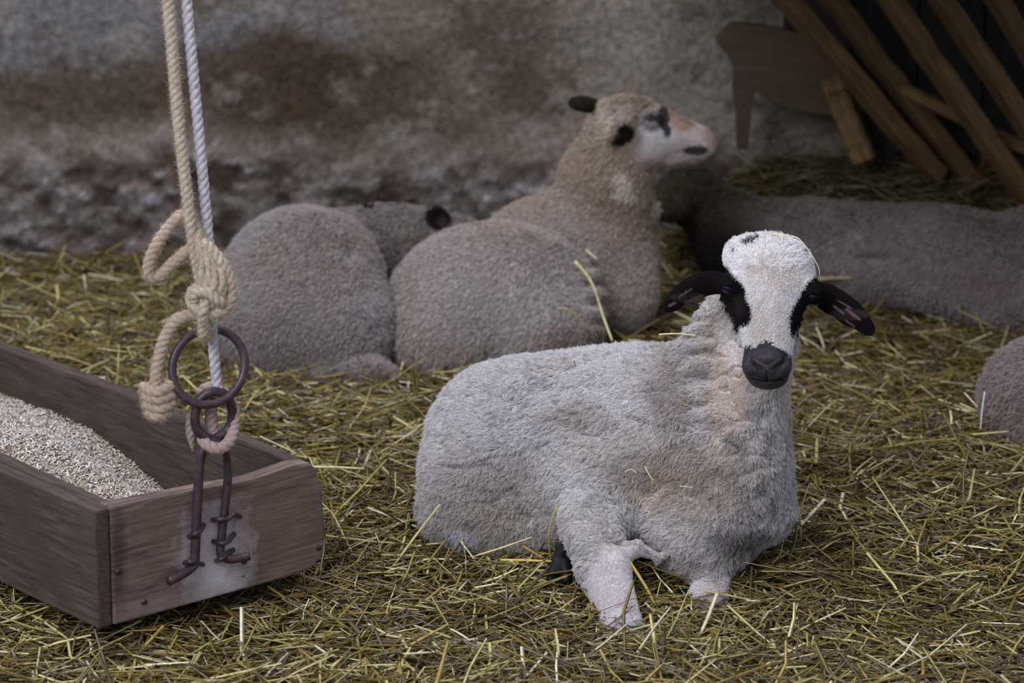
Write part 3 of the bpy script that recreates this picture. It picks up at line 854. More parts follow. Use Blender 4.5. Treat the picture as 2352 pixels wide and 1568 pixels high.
b.pc((1540, 352, 6.80, 26), (1610, 342, 6.80, 17), k=0.015)
b.pc((1560, 349, 6.765, 2.5), (1632, 345, 6.765, 2.5), k=0.004, cut=True)
b.pe(1497, 273, 6.742, 24, 20, 0.016, k=0.012)
b.pe(1345, 241, 6.88, 42, 19, 0.018, rot=8, k=0.012)             # far ear
b.pe(1428, 292, 6.72, 40, 26, 0.020, rot=-50, k=0.012)           # near ear
b.pe(1436, 308, 6.695, 22, 20, 0.014, rot=-50, k=0.006, cut=True)
b.pc((1496, 480, 6.80, 14), (1496, 500, 6.80, 9), k=0.01)

def col2(p, n, q):
    w = fbm(p, 7, 3, 171)
    c = mix(G_W, G_T, np.clip(0.35 + 0.6 * w + 0.5 * (1 - sstep(q[:, 1], 380, 620)), 0, 1))
    c = mix(c, srgb(122, 104, 94), 0.5 * blob(q, 1330, 770, 90, 30, 0.6))
    c = mix(c, srgb(176, 164, 160), 0.5 * blob(q, 1160, 640, 170, 120, 0.6))
    q0 = q; q = q + np.stack([26 * fbm(p, 18, 2, 173), 22 * fbm(p, 18, 2, 174)], -1)
    c = mix(c, srgb(206, 190, 182), 0.9 * (blob(q, 1555, 330, 95, 62, 0.25)))
    c = mix(c, srgb(214, 206, 202), 0.9 * blob(q, 1500, 305, 42, 54, 0.3))
    c = mix(c, srgb(190, 172, 154), 0.8 * blob(q, 1396, 290, 16, 30, 0.3))
    c = mix(c, srgb(170, 136, 112), 0.8 * blob(q, 1570, 270, 60, 22, 0.4))
    c = mix(c, srgb(196, 156, 148), 0.7 * blob(q, 1634, 314, 16, 18, 0.5))
    c = mix(c, srgb(208, 196, 182), 0.8 * (blob(q, 1430, 415, 12, 32, .5) + blob(q, 1440, 448, 24, 14, .5)).clip(0, 1))
    q = q0; jq = q + RNG.normal(0, 2, q.shape)
    c = mix(c, srgb(120, 108, 108), 0.8 * blob(jq, 1494, 276, 27, 24, .15))
    dk = (blob(jq, 1496, 273, 15, 11, .1) + blob(jq, 1523, 270, 14, 26, .1) + blob(jq, 1532, 300, 10, 14, .1) + blob(jq, 1598, 344, 30, 11, .15)).clip(0, 1)
    c = mix(c, srgb(44, 36, 38), 0.92 * dk)
    c = mix(c, srgb(34, 26, 24), blob(jq, 1438, 306, 20, 22, .12).clip(0, 1) + (1 - blob(jq, 1438, 306, 20, 22, .12)) * blob(jq, 1424, 322, 15, 15, .12))
    c = mix(c, srgb(48, 38, 36), ((jq[:, 0] < 1372) & (jq[:, 1] < 262) & (jq[:, 1] > 200)) * 1.0)
    return c
def len2(p, n, q):
    L = 0.014 + 0 * q[:, 0]
    L = np.where(blob(q, 1550, 320, 120, 90, .1) > .5, 0.004, L)
    L = np.where((blob(q, 1340, 241, 42, 26, .1) > .5) | (blob(q, 1436, 308, 30, 30, .1) > .5), 0.004, L)
    return np.where(blob(q, 1497, 275, 13, 10, .1) > .5, 0, L)
def comb2(p, n, q): return np.tile(np.array([-0.4, 0, -0.8]), (len(p), 1))
def disp2(p, q):
    m = 1 - (blob(q, 1520, 315, 150, 110, .15))
    d = 0.003 * fbm(p, 16, 3, 191) + 0.005 * fbm(p, 6, 2, 192)
    d = d + 0.006 * np.sin(q[:, 1] / 7.0) * blob(q, 1360, 680, 26, 90, .5)
    return d * m
s2 = empty('sheep', tuple(P(1200, 860, 6.6) * np.array([1, 1, 0])))
tag(s2, 'grey-brown sheep lying behind with raised head in profile facing right', 'sheep', 'sheep resting in the straw')
o2, V2, F2, G2 = finish_body('body', b, col2, disp2); keep_world(o2, s2)
h2 = hair('fleece', V2, F2, G2, 120000, col2, len2, comb2, 0.0006, 16000, 0.6, s2, curl=0.003, lift=0.32)
h2.matrix_parent_inverse = Matrix.Translation(-Vector(s2.location))
e = eyeball(1496, 276, 6.740, 11, s2); e.matrix_parent_inverse = Matrix.Translation(-Vector(s2.location)); e['label'] = 'dark eye'

# ================================================================== curled-up sheep on the left
b = Body((-0.80, 6.15, -0.06), (0.02, 7.3, 0.50), 0.0065)
b.pe(690, 690, 6.62, 196, 208, 0.22, rot=8, k=0.05)
b.pe(640, 740, 6.50, 150, 150, 0.15, k=0.05)
b.pe(770, 760, 6.50, 138, 150, 0.15, rot=10, k=0.04)
b.pe(700, 610, 6.75, 165, 128, 0.17, k=0.04)
b.pe(850, 860, 6.36, 66, 36, 0.05, rot=8, k=0.03)
b.pe(760, 870, 6.38, 70, 34, 0.05, k=0.03)
b.pc((760, 600, 6.88, 115), (880, 570, 6.98, 92), k=0.04)
b.pc((880, 570, 6.98, 92), (1000, 560, 7.02, 76), k=0.03)
b.pe(1040, 560, 7.03, 82, 62, 0.07, k=0.02)
b.pe(1007, 500, 6.97, 34, 24, 0.014, rot=38, k=0.008)
b.pe(1010, 502, 6.955, 22, 19, 0.010, rot=35, k=0.006, cut=True)
b.pe(850, 482, 7.03, 15, 7, 0.010, k=0.008)
def col3(p, n, q):
    w = fbm(p, 7, 3, 271)
    c = mix(srgb(156, 145, 142), srgb(146, 128, 114), np.clip(0.3 + 0.7 * w, 0, 1))
    c = mix(c, srgb(166, 158, 154), 0.6 * blob(q, 780, 590, 36, 16, .6))
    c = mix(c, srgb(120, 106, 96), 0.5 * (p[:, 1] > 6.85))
    jq = q + RNG.normal(0, 2, q.shape)
    c = mix(c, srgb(34, 26, 25), (blob(jq, 1006, 499, 30, 30, .1) * (p[:, 1] < 7.0)))
    c = mix(c, srgb(92, 68, 62), 0.7 * blob(jq, 1016, 508, 10, 12, .4) * (p[:, 1] < 7.0))
    c = mix(c, srgb(30, 24, 24), blob(jq, 850, 478, 14, 5, .1))
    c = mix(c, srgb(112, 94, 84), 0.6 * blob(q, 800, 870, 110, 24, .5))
    return c
def len3(p, n, q): return np.where(blob(q, 1008, 500, 34, 34, .1) > .5, 0.004, 0.014)
def disp3(p, q): return 0.003 * fbm(p, 16, 3, 291) + 0.007 * fbm(p, 6, 2, 292) + 0.006 * fbm(p, 28, 2, 293) * blob(q, 850, 700, 60, 150, .5)
s3 = empty('sheep', tuple(P(700, 880, 6.6) * np.array([1, 1, 0])))
tag(s3, 'grey sheep curled up beside the rope, head turned away with one dark ear showing', 'sheep', 'sheep resting in the straw')
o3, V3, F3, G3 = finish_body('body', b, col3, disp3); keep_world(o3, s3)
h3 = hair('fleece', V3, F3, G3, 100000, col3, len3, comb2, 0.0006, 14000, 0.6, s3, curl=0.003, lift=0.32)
h3.matrix_parent_inverse = Matrix.Translation(-Vector(s3.location))

# ================================================================== brown sheep under the rack
b = Body((0.30, 6.5, -0.06), (1.75, 7.62, 0.46), 0.008)
b.pe(1960, 590, 7.12, 300, 112, 0.20, rot=3, k=0.06)
b.pe(2180, 600, 7.02, 230, 120, 0.21, rot=4, k=0.06)
b.pe(2320, 650, 6.92, 150, 105, 0.17, k=0.05)
b.pe(1790, 560, 7.22, 190, 95, 0.16, rot=-4, k=0.05)
b.pe(2400, 600, 7.0, 130, 125, 0.18, k=0.05)
b.pc((1700, 530, 7.28, 80), (1610, 470, 7.32, 62), k=0.04)
b.pe(1575, 440, 7.32, 72, 50, 0.07, rot=-20, k=0.03)
b.pc((1575, 445, 7.30, 44), (1535, 480, 7.22, 30), k=0.02)
def col4(p, n, q):
    w = fbm(p, 7, 3, 371)
    c = mix(srgb(156, 142, 140), srgb(126, 110, 102), np.clip(0.4 + 0.8 * w, 0, 1))
    c = mix(c, srgb(36, 30, 28), 1 - sstep(q[:, 0] - 0.5 * (q[:, 1] - 480), 1640, 1860))  # rack shade painted in: fleece goes near black towards the head end
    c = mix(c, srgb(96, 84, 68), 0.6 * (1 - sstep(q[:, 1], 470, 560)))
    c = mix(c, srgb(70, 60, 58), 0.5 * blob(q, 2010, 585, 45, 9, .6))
    return c
def len4(p, n, q): return np.full(len(p), 0.015)
def disp4(p, q): return 0.008 * fbm(p, 14, 3, 391) + 0.012 * fbm(p, 5, 2, 392) - 0.005 * blob(q, 2010, 585, 45, 9, .6)
s4 = empty('sheep', tuple(P(2060, 700, 7.0) * np.array([1, 1, 0])))
tag(s4, 'brown sheep with a head end darkened by painted shade, lying under the slatted hay rack', 'sheep', 'sheep resting in the straw')
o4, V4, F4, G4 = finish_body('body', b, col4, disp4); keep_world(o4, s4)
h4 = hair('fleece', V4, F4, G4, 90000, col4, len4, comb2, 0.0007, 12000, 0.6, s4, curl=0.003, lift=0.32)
h4.matrix_parent_inverse = Matrix.Translation(-Vector(s4.location))

# ================================================================== sheep cut by the right edge
b = Body((0.92, 5.55, -0.06), (1.55, 6.5, 0.42), 0.008)
b.pe(2440, 935, 6.0, 188, 165, 0.17, rot=12, k=0.05)
b.pe(2400, 1010, 5.92, 110, 90, 0.10, k=0.05)
b.pe(2600, 900, 6.1, 200, 160, 0.18, k=0.05)
def col5(p, n, q):
    w = fbm(p, 7, 3, 471)
    return mix(srgb(156, 142, 136), srgb(132, 114, 104), np.clip(0.4 + 0.7 * w, 0, 1))
s5 = empty('sheep', (1.16, 6.0, 0))
tag(s5, 'grey-brown woolly rump of a sheep cut off by the right edge', 'sheep', 'sheep resting in the straw')
o5, V5, F5, G5 = finish_body('body', b, col5, disp2); keep_world(o5, s5)
h5 = hair('fleece', V5, F5, G5, 35000, col5, len4, comb2, 0.0006, 5000, 0.6, s5, curl=0.004, lift=0.45)
h5.matrix_parent_inverse = Matrix.Translation(-Vector(s5.location))

# ------------------------------------------------------------------ single straws that stand out
def stalk(label, pts, w, col=(196, 186, 140), group=None, name='straw_stalk'):
    path = smooth_path([P(*p) for p in pts], 16)
    m = w * mpp(pts[0][1], pts[0][2]) / 2
    v, f = tube(path, np.linspace(m, m * 0.6, len(path)), 6)
    v = np.array(v)
    o = mesh_obj(name, v, f, M_STRAW, col=np.tile(srgb(*col), (len(v), 1)))
    return tag(o, label, 'straw', group)
stalk('long bent straw leaning on the flank of the raised-head sheep', [(1320, 600, 6.32), (1348, 632, 6.31), (1366, 665, 6.30), (1385, 725, 6.28), (1406, 782, 6.22)], 9, (190, 182, 130))
stalk('short straw on the shoulder of the raised-head sheep', [(1346, 574, 6.5), (1372, 596, 6.48)], 8, (170, 160, 120))
stalk('thin straw lying across the haunch of the raised-head sheep', [(1280, 708, 6.34), (1310, 714, 6.33), (1350, 752, 6.32)], 5, (150, 128, 74))
stalk('pale horizontal straw on the back of the front sheep by its neck', [(1514, 768, 5.20), (1556, 766, 5.18), (1598, 770, 5.15)], 4, (220, 206, 160))
stalk('fine pale straw arching over the head of the front sheep', [(1768, 536, 5.06), (1800, 541, 5.04), (1832, 546, 5.03), (1858, 576, 5.02), (1880, 614, 5.01), (1882, 634, 5.01)], 3, (214, 204, 160))
stalk('upright straw leaning on the belly of the front sheep', [(1280, 1158, 5.02), (1262, 1218, 5.02), (1262, 1260, 5.03), (1268, 1312, 5.05)], 6, (180, 158, 96))
stalk('broad pale straw left of the front sheep\'s folded leg', [(1158, 1312, 5.05), (1192, 1350, 4.99), (1240, 1382, 4.92), (1336, 1434, 4.80)], 10, (204, 194, 130))
stalk('stout golden straw standing right of the folded leg', [(1446, 1290, 4.93), (1482, 1345, 4.90), (1508, 1395, 4.88), (1530, 1425, 4.86)], 9, (176, 146, 70))
stalk('level golden straw across the belly of the front sheep', [(1150, 1286, 5.06), (1220, 1287, 5.04), (1292, 1290, 5.03)], 7, (196, 168, 86))
stalk('thin pale straw upright against the sheep at the right edge', [(2262, 900, 5.86), (2256, 940, 5.84), (2252, 985, 5.80)], 3.5, (214, 210, 200))
stalk('pale straw lying by the far corner of the trough', [(700, 1072, 5.5), (770, 1073, 5.5), (838, 1076, 5.5)], 7, (210, 200, 140))
stalk('small straw on the front sheep\'s shoulder', [(1482, 1072, 5.03), (1492, 1092, 5.02), (1502, 1104, 5.01)], 3.5, (206, 186, 140))
stalk('dark thin straw hanging on the front sheep\'s side', [(1440, 1084, 5.07), (1415, 1105, 5.07), (1392, 1142, 5.07)], 2.5, (130, 112, 84))
stalk('long pale straw lying behind the front sheep\'s right ear', [(1880, 640, 6.9), (1980, 636, 6.92), (2140, 628, 6.9)], 9, (176, 160, 110))

for lb, pts_, w_, c_ in (
    ('tiny dark twig on the middle of the front sheep\'s back', [(1318, 828, 5.20), (1322, 842, 5.19)], 3, (90, 60, 52)),
    ('short brown stem on the front sheep\'s flank below its back', [(1376, 958, 5.11), (1404, 955, 5.11)], 2.5, (110, 92, 80)),
    ('short pale chip of straw on the rear edge of the front sheep', [(1022, 926, 5.28), (1042, 920, 5.27)], 4, (210, 204, 190)),
    ('small golden chip on the neck base of the front sheep', [(1572, 929, 5.05), (1590, 932, 5.05)], 3, (196, 168, 110)),
    ('pale bent straw on the front sheep\'s chest beside the shoulder', [(1436, 1083, 5.01), (1450, 1078, 5.01), (1462, 1086, 5.00)], 3, (206, 190, 150)),
    ('short pale straw low on the front sheep\'s chest', [(1562, 1116, 4.99), (1592, 1119, 4.98)], 3, (200, 180, 160))):
    stalk(lb, pts_, w_, c_)

# ------------------------------------------------------------------ feed trough
ang = math.atan2(0.66, 0.75)
TO = P(262, 1436, 4.66); TO[2] = max(TO[2], 0.02)
trough = empty('feed_trough', tuple(TO), ang)
tag(trough, 'worn brown wooden feed trough hung by an iron hanger at the left', 'feed trough')
def toloc(p):
    d = np.asarray(p) - TO
    c, s = math.cos(-ang), math.sin(-ang)
    return np.stack([d[..., 0] * c - d[..., 1] * s, d[..., 0] * s + d[..., 1] * c, d[..., 2]], -1)

def extrude_poly(poly, axis, t0, t1, bev=0.004):
    """outline in two axes, extruded along the third, edges eased"""
    import bmesh
    bm = bmesh.new()
    def mk(p, t):
        c = [0, 0, 0]; o = [i for i in range(3) if i != axis]
        c[o[0]], c[o[1]] = p; c[axis] = t
        return c
    a = [bm.verts.new(mk(p, t0)) for p in poly]; b_ = [bm.verts.new(mk(p, t1)) for p in poly]
    n = len(poly)
    bm.faces.new(a); bm.faces.new(b_[::-1])
    for i in range(n): bm.faces.new((a[i], b_[i], b_[(i + 1) % n], a[(i + 1) % n]))
    bmesh.ops.recalc_face_normals(bm, faces=bm.faces)
    bmesh.ops.bevel(bm, geom=[e for e in bm.edges if e.calc_face_angle(0) > 0.5], offset=bev, segments=2, affect='EDGES', profile=0.6)
    me = bpy.data.meshes.new('m'); bm.to_mesh(me); bm.free()
    return me
def from_me(name, me, material, parent, label=None):
    me.name = name
    o = bpy.data.objects.new(name, me); COL.objects.link(o); me.materials.append(material)
    o.parent = parent
    if label: o['label'] = label
    return o

# pale scuffed end board: same wood with a whitish worn patch between the rods
def end_wood():
    m = wood_mat('trough_end_wood', srgb(74, 58, 53), srgb(146, 124, 112), srgb(104, 84, 76), axis=0)
    n, l = m.node_tree.nodes, m.node_tree.links
    b_ = n['Principled BSDF']
    prev = b_.inputs['Base Color'].links[0].from_socket
    tc = N(n, 'ShaderNodeTexCoord')
    def spot(cx, cz, rx, rz, amt):
        mp = N(n, 'ShaderNodeMapping', vector_type='POINT')
        mp.inputs['Location'].default_value = (-cx / rx, 0, -cz / rz); mp.inputs['Scale'].default_value = (1 / rx, 0.0, 1 / rz)
        l.new(tc.outputs['Object'], mp.inputs['Vector'])
        ln = N(n, 'ShaderNodeVectorMath', operation='LENGTH'); l.new(mp.outputs[0], ln.inputs[0])
        nz = N(n, 'ShaderNodeTexNoise', Scale=26.0, Detail=6.0, Roughness=0.7); l.new(tc.outputs['Object'], nz.inputs['Vector'])
        ad = N(n, 'ShaderNodeMath', operation='MULTIPLY_ADD'); l.new(nz.outputs['Fac'], ad.inputs[0]); ad.inputs[1].default_value = 1.6; l.new(ln.outputs['Value'], ad.inputs[2])
        mr = N(n, 'ShaderNodeMapRange'); mr.inputs['From Min'].default_value = 1.2; mr.inputs['From Max'].default_value = 2.0
        mr.inputs['To Min'].default_value = amt; mr.inputs['To Max'].default_value = 0.0
        l.new(ad.outputs[0], mr.inputs['Value'])
        return mr.outputs[0]
    for (cx, cz, rx, rz, amt, c) in ((0.215, 0.075, 0.08, 0.10, 0.95, srgb(206, 196, 200)), (0.10, 0.012, 0.11, 0.03, 0.5, srgb(150, 130, 124)), (0.33, 0.12, 0.12, 0.09, 0.35, srgb(122, 94, 82)), (0.012, 0.12, 0.02, 0.10, 0.6, srgb(40, 34, 36))):
        mx = N(n, 'ShaderNodeMix', data_type='RGBA')
        l.new(spot(cx, cz, rx, rz, amt), mx.inputs[0]); l.new(prev, mx.inputs[6]); mx.inputs[7].default_value = (*c, 1)
        prev = mx.outputs[2]
    l.new(prev, b_.inputs['Base Color'])
    return m
M_END = end_wood()
EW, EH, TL = 0.455, 0.212, 1.15
end_poly = [(0.0, 0.0), (0.395, 0.0), (0.43, 0.006), (0.452, 0.026), (0.458, 0.06), (0.450, 0.15), (0.438, 0.190), (0.425, 0.203), (0.39, 0.206), (0.30, 0.198), (0.20, 0.204), (0.09, 0.209), (0.0, 0.213)]
from_me('end_board', extrude_poly(end_poly, 1, 0.0, 0.036, 0.005), M_END, trough, 'thick scuffed end board with a pale worn patch')
me = extrude_poly([(0.002, 0.0), (TL, 0.0), (TL, 0.213), (0.40, 0.212), (0.0, 0.211)], 0, -0.030, -0.002, 0.004)
from_me('side_board', me, M_TROUGH_SIDE, trough)
me = extrude_poly([(0.037, 0.0), (TL, 0.0), (TL, 0.214), (0.5, 0.216), (0.037, 0.208)], 0, 0.0, 0.028, 0.004)
from_me('side_board', me, M_TROUGH_SIDE, trough)
me = extrude_poly([(0.037, 0.0), (TL, 0.0), (TL, 0.216), (0.6, 0.214), (0.25, 0.209), (0.037, 0.200)], 0, 0.408, 0.436, 0.005)
from_me('side_board', me, M_TROUGH_SIDE, trough)
me = extrude_poly([(0.030, 0.037), (0.406, 0.037), (0.406, TL), (0.030, TL)], 2, 0.004, 0.024, 0.002)
from_me('bottom_board', me, M_TROUGH_SIDE, trough)
me = extrude_poly([(0.030, 0.0), (0.406, 0.0), (0.406, 0.205), (0.030, 0.205)], 1, TL - 0.04, TL - 0.005, 0.004)
from_me('end_board', me, M_TROUGH_SIDE, trough)
# nail heads
for (nx_, nz_) in ((0.062, 0.028), (0.275, 0.052), (0.44, 0.040), (0.012, 0.095)):
    v, f = tube([(nx_, 0.002, nz_), (nx_, -0.003, nz_)], [0.006, 0.005], 10)
    mesh_obj('nail', v, f, M_IRON, trough)

# feed inside
nx_, ny_ = 60, 160
fx = np.linspace(0.030, 0.407, nx_); fy = np.linspace(0.038, TL - 0.042, ny_)
FX, FY = np.meshgrid(fx, fy, indexing='ij')
def feed_h(x, y):
    p = np.stack([x, y, np.zeros_like(x)], -1)
    h = 0.118 + 0.05 * sstep(y, 0.15, 0.75) - 0.10 * sstep(x, 0.20, 0.40) * (1 - 0.5 * sstep(y, 0.3, .8)) + 0.010 * fbm(p, 9, 3, 501)
    h = h + 0.02 * np.exp(-(((x - 0.16) / 0.08) ** 2 + ((y - 0.52) / 0.10) ** 2))
    return np.clip(h, 0.026, 0.195)
FZ = feed_h(FX.ravel(), FY.ravel())
fv = np.stack([FX.ravel(), FY.ravel(), FZ], -1)
fi_ = np.arange(len(fv)).reshape(FX.shape)
ff_ = np.stack([fi_[:-1, :-1].ravel(), fi_[1:, :-1].ravel(), fi_[1:, 1:].ravel(), fi_[:-1, 1:].ravel()], -1)
# flakes of feed
n = 24000
U = RNG.uniform(0.032, 0.405, n); Vv = RNG.uniform(0.04, 1.0, n)
cz = np.stack([U, Vv, feed_h(U, Vv) + RNG.uniform(-0.001, 0.004, n)], -1)
av, af = straw_mesh(cz, RNG.uniform(0, 6.28, n), RNG.normal(0, 0.45, n), RNG.uniform(0.005, 0.012, n), RNG.uniform(0.003, 0.0055, n), RNG.normal(0, .2, n), RNG.uniform(0, 6.28, n))
pal = np.array([srgb(216, 204, 190), srgb(192, 174, 156), srgb(232, 226, 220), srgb(160, 138, 120), srgb(200, 186, 176)])
ac = np.repeat(pal[RNG.choice(5, n, p=[.3, .27, .18, .1, .15])] * RNG.uniform(.8, 1.1, (n, 1)), 9, 0)
allv = np.concatenate([fv, av]); allf = np.concatenate([ff_, af + len(fv)])
allc = np.concatenate([np.tile(srgb(150, 130, 112), (len(fv), 1)), ac])
feed = mesh_obj('grain_feed', allv, allf, M_GRAIN, smooth=False, col=allc)
feed.location = tuple(TO); feed.rotation_euler = (0, 0, ang)
tag(feed, 'pale flaky grain feed heaped inside the wooden trough', 'feed', kind='stuff')

# iron hanger on the end board: an eye at the top and two legs with bent feet
def face_pt(px, py, off=0.0):
    """point on the end board's outer face (pushed off towards the viewer) seen at px, py"""
    nrm = np.array([math.sin(ang), -math.cos(ang), 0.0])
    base = TO + nrm * off
    r = FW + (px - W_PX / 2) / F_PX * RT - (py - H_PX / 2) / F_PX * UP
    t = ((base - CAM) @ nrm) / (r @ nrm)
    return CAM + r * t
YR = face_pt(478, 1040, 0.02)[1]
print('ring Y', YR, face_pt(478, 1100), P(478, 1100, YR))
hang = MB()
def add_tube(mb_, wp_, r, n=40, ns=12):
    v, f = tube(smooth_path(toloc(np.array(wp_)), n), r, ns); mb_.add(v, f)
rr = 0.0085
eyep = [P(478, 1008, YR - 0.004), P(452, 985, YR - .01), P(449, 945, YR - .012), P(466, 910, YR - .006), P(496, 899, YR + 0.0), P(524, 915, YR + .012), P(534, 952, YR + .02), P(524, 985, YR + .018), P(498, 1005, YR + .008), P(474, 1022, YR), face_pt(460, 1055, .014), face_pt(455, 1120, .012), face_pt(451, 1200, .011), face_pt(447, 1285, .011), face_pt(440, 1303, .016), face_pt(415, 1320, .022), face_pt(388, 1334, .026)]
add_tube(hang, eyep, rr, 130, 14)
leg2 = [P(484, 1005, YR + 0.0), P(508, 1022, YR + .004), face_pt(520, 1050, .014), face_pt(523, 1100, .012), face_pt(515, 1180, .011), face_pt(508, 1240, .011), face_pt(507, 1272, .013), face_pt(525, 1284, .018), face_pt(552, 1281, .022), face_pt(572, 1277, .026)]
add_tube(hang, leg2, rr * 0.9, 90, 14)
ho = hang.build('hanger_rod', M_IRON, trough); ho['label'] = 'rusty bent iron hanger with a twisted eye and two legs'
for pts in ([(434, 1232), (446, 1226), (458, 1221), (468, 1205)], [(489, 1193), (505, 1193), (522, 1192), (538, 1180), (551, 1186)], [(490, 1243), (508, 1247), (524, 1243), (538, 1226)], [(424, 1292), (440, 1290), (466, 1296)], [(497, 1288), (510, 1282), (536, 1262)]):
    sb = MB(); m_ = len(pts)
    add_tube(sb, [face_pt(x_, y_, 0.024 if 0 < i < m_ - 1 else 0.002) for i, (x_, y_) in enumerate(pts)], 0.0045, 24, 8)
    sb.build('staple', M_IRON, ho)

# ------------------------------------------------------------------ iron ring
rc = P(479, 842, YR - 0.002); Rr = 85 * mpp(842, YR); rt = 10.2 * mpp(842, YR)
angs = np.linspace(0, 2 * math.pi, 73)[:-1]
yaw = math.radians(18)
ringp = np.array([rc + Rr * (math.cos(a) * np.array([math.cos(yaw), math.sin(yaw), 0]) + 1.02 * math.sin(a) * UP) for a in angs])
v, f = tube(ringp, rt, 16, closed=True)
v = np.array(v) - rc
ring = mesh_obj('iron_ring', v, f, M_IRON); ring.location = tuple(rc)
tag(ring, 'large dark iron ring tied to the ropes above the trough', 'ring')

# ------------------------------------------------------------------ ropes
def rope(path, R, pitch, col1_, col2_, turns0=0.0, strands=3, ns=8, fuzz=0, seed=0, taper=None):
    """laid rope: strands twisted round the centre line"""
    path = np.asarray(path); t, nn_, bb = frames(path)
    d = np.concatenate([[0], np.cumsum(np.linalg.norm(np.diff(path, axis=0), axis=1))])
    Rv = np.full(len(path), R) if taper is None else R * np.asarray(taper)
    VV, FF, CC = [], [], []; off = 0
    for s in range(strands):
        ph = turns0 + 2 * math.pi * s / strands + 2 * math.pi * d / pitch
        c = path + (np.cos(ph) * Rv * 0.40)[:, None] * nn_ + (np.sin(ph) * Rv * 0.40)[:, None] * bb
        v, f = tube(c, Rv * 0.62 * (1 + 0.12 * vnoise(c, 260, 31 + s + seed)), ns)
        v = np.array(v)
        w = 0.5 + 0.5 * fbm(v, 160, 2, 600 + s + seed)
        CC.append(mix(np.array(col1_), np.array(col2_), w)); VV.append(v); FF += [tuple(i + off for i in q_) for q_ in f]; off += len(v)
    return np.concatenate(VV), FF, np.concatenate(CC), path, nn_, bb, Rv

def resample(pts, step=0.0022):
    p = smooth_path(pts, max(60, 30 * len(pts)))
    d = np.concatenate([[0], np.cumsum(np.linalg.norm(np.diff(p, axis=0), axis=1))])
    n = max(6, int(d[-1] / step)); s = np.linspace(0, d[-1], n)
    return np.stack([np.interp(s, d, p[:, i]) for i in range(3)], 1)

def fuzz_curves(name, samples, Rs, n, L, rad, col_, parent):
    """loose fibres standing off a rope"""
    samples = np.asarray(samples); k = RNG.integers(0, len(samples), n)
    d = RNG.normal(0, 1, (n, 3)); d /= np.linalg.norm(d, axis=1)[:, None]
    e = RNG.normal(0, 1, (n, 3)); e /= np.linalg.norm(e, axis=1)[:, None]
    root = samples[k] + d * (Rs[k] * 0.85)[:, None]
    l_ = RNG.uniform(0.4, 1.0, n)[:, None] * L
    dr = d * 0.55 + e * 0.6
    lay = RNG.random(n)[:, None] < 0.75
    dr = np.where(lay, d * 0.12 + e * 0.75, dr)
    pos = np.stack([root, root + dr * l_ * 0.5, root + (dr + 0.3 * RNG.normal(0, 1, (n, 3))) * l_], 1)
    hc = bpy.data.hair_curves.new(name); hc.add_curves([3] * n)
    hc.points.foreach_set('position', pos.astype(np.float32).ravel())
    at = hc.attributes.get('radius') or hc.attributes.new('radius', 'FLOAT', 'POINT')
    at.data.foreach_set('value', np.tile(np.array([1, .8, .3], np.float32) * rad, n))
    c4 = np.ones((n, 4), np.float32); c4[:, :3] = np.array(col_) * RNG.uniform(.8, 1.2, (n, 1))
    hc.attributes.new('col', 'FLOAT_COLOR', 'CURVE').data.foreach_set('color', c4.ravel())
    hc.materials.append(M_ROPE_TAN)
    o = bpy.data.objects.new(name, hc); COL.objects.link(o); o.parent = parent
    return o

T1, T2 = srgb(206, 190, 168), srgb(150, 130, 110)
W1, W2 = srgb(212, 203, 202), srgb(146, 136, 140)  # second cord tone deepened as painted shading between strands
K1, K2 = srgb(192, 170, 148), srgb(146, 122, 104)
YO = YR - 0.01
mp_ = mpp(500, YO)
tan_root = empty('hemp_rope', (0, 0, 0))
tag(tan_root, 'fuzzy tan hemp rope hanging from above, tied in a bulky knot over the iron ring', 'rope')
allS, allR = [], []
def tanpart(name, pts, rpx, pitch=0.036, c1=T1, c2=T2, y=YO, taper=None, label=None, seed=0):
    ps = [P(p[0], p[1], (p[2] if len(p) > 2 else y)) for p in pts]
    path = resample(ps)
    tp = None if taper is None else np.interp(np.linspace(0, 1, len(path)), np.linspace(0, 1, len(taper)), taper)
    v, f, c, path, _, _, Rv = rope(path, rpx * mp_, pitch, c1, c2, seed=seed, taper=tp)
    allS.append(path); allR.append(Rv)
    return v, f, c
def join_parts(name, parts, material, parent, label=None):
    V_, F_, C_ = [], [], []; off = 0
    for v, f, c in parts:
        V_.append(v); F_ += [tuple(i + off for i in q_) for q_ in f]; C_.append(c); off += len(v)
    o = mesh_obj(name, np.concatenate(V_), F_, material, parent, col=np.concatenate(C_))
    if label: o['label'] = label
    return o
top = (376, -180)
main_p = [(372, -200), (386, 0), (397, 130), (409, 270), (424, 400), (437, 510), (450, 590), (462, 650), (470, 690)]
join_parts('rope_strand', [tanpart('', main_p, 14.0)], M_ROPE_TAN, tan_root)
join_parts('rope_loop', [tanpart('', [(442, 512, YO + .012), (420, 494, YO + .012), (400, 508, YO + .01), (366, 552, YO), (344, 598, YO - .004), (343, 632, YO - .004), (366, 634, YO), (396, 606, YO + .006), (428, 578, YO + .012), (448, 570, YO + .016)], 14.5, c1=K1, c2=K2)], M_ROPE_TAN, tan_root)
tail = tanpart('', [(478, 726, YO + .004), (440, 724, YO), (404, 738, YO - .006), (380, 776, YO - .01), (366, 820, YO - .012), (360, 860, YO - .012), (358, 890, YO - .012)], 15.5, c1=K1, c2=K2)
join_parts('rope_tail', [tail], M_ROPE_TAN, tan_root)
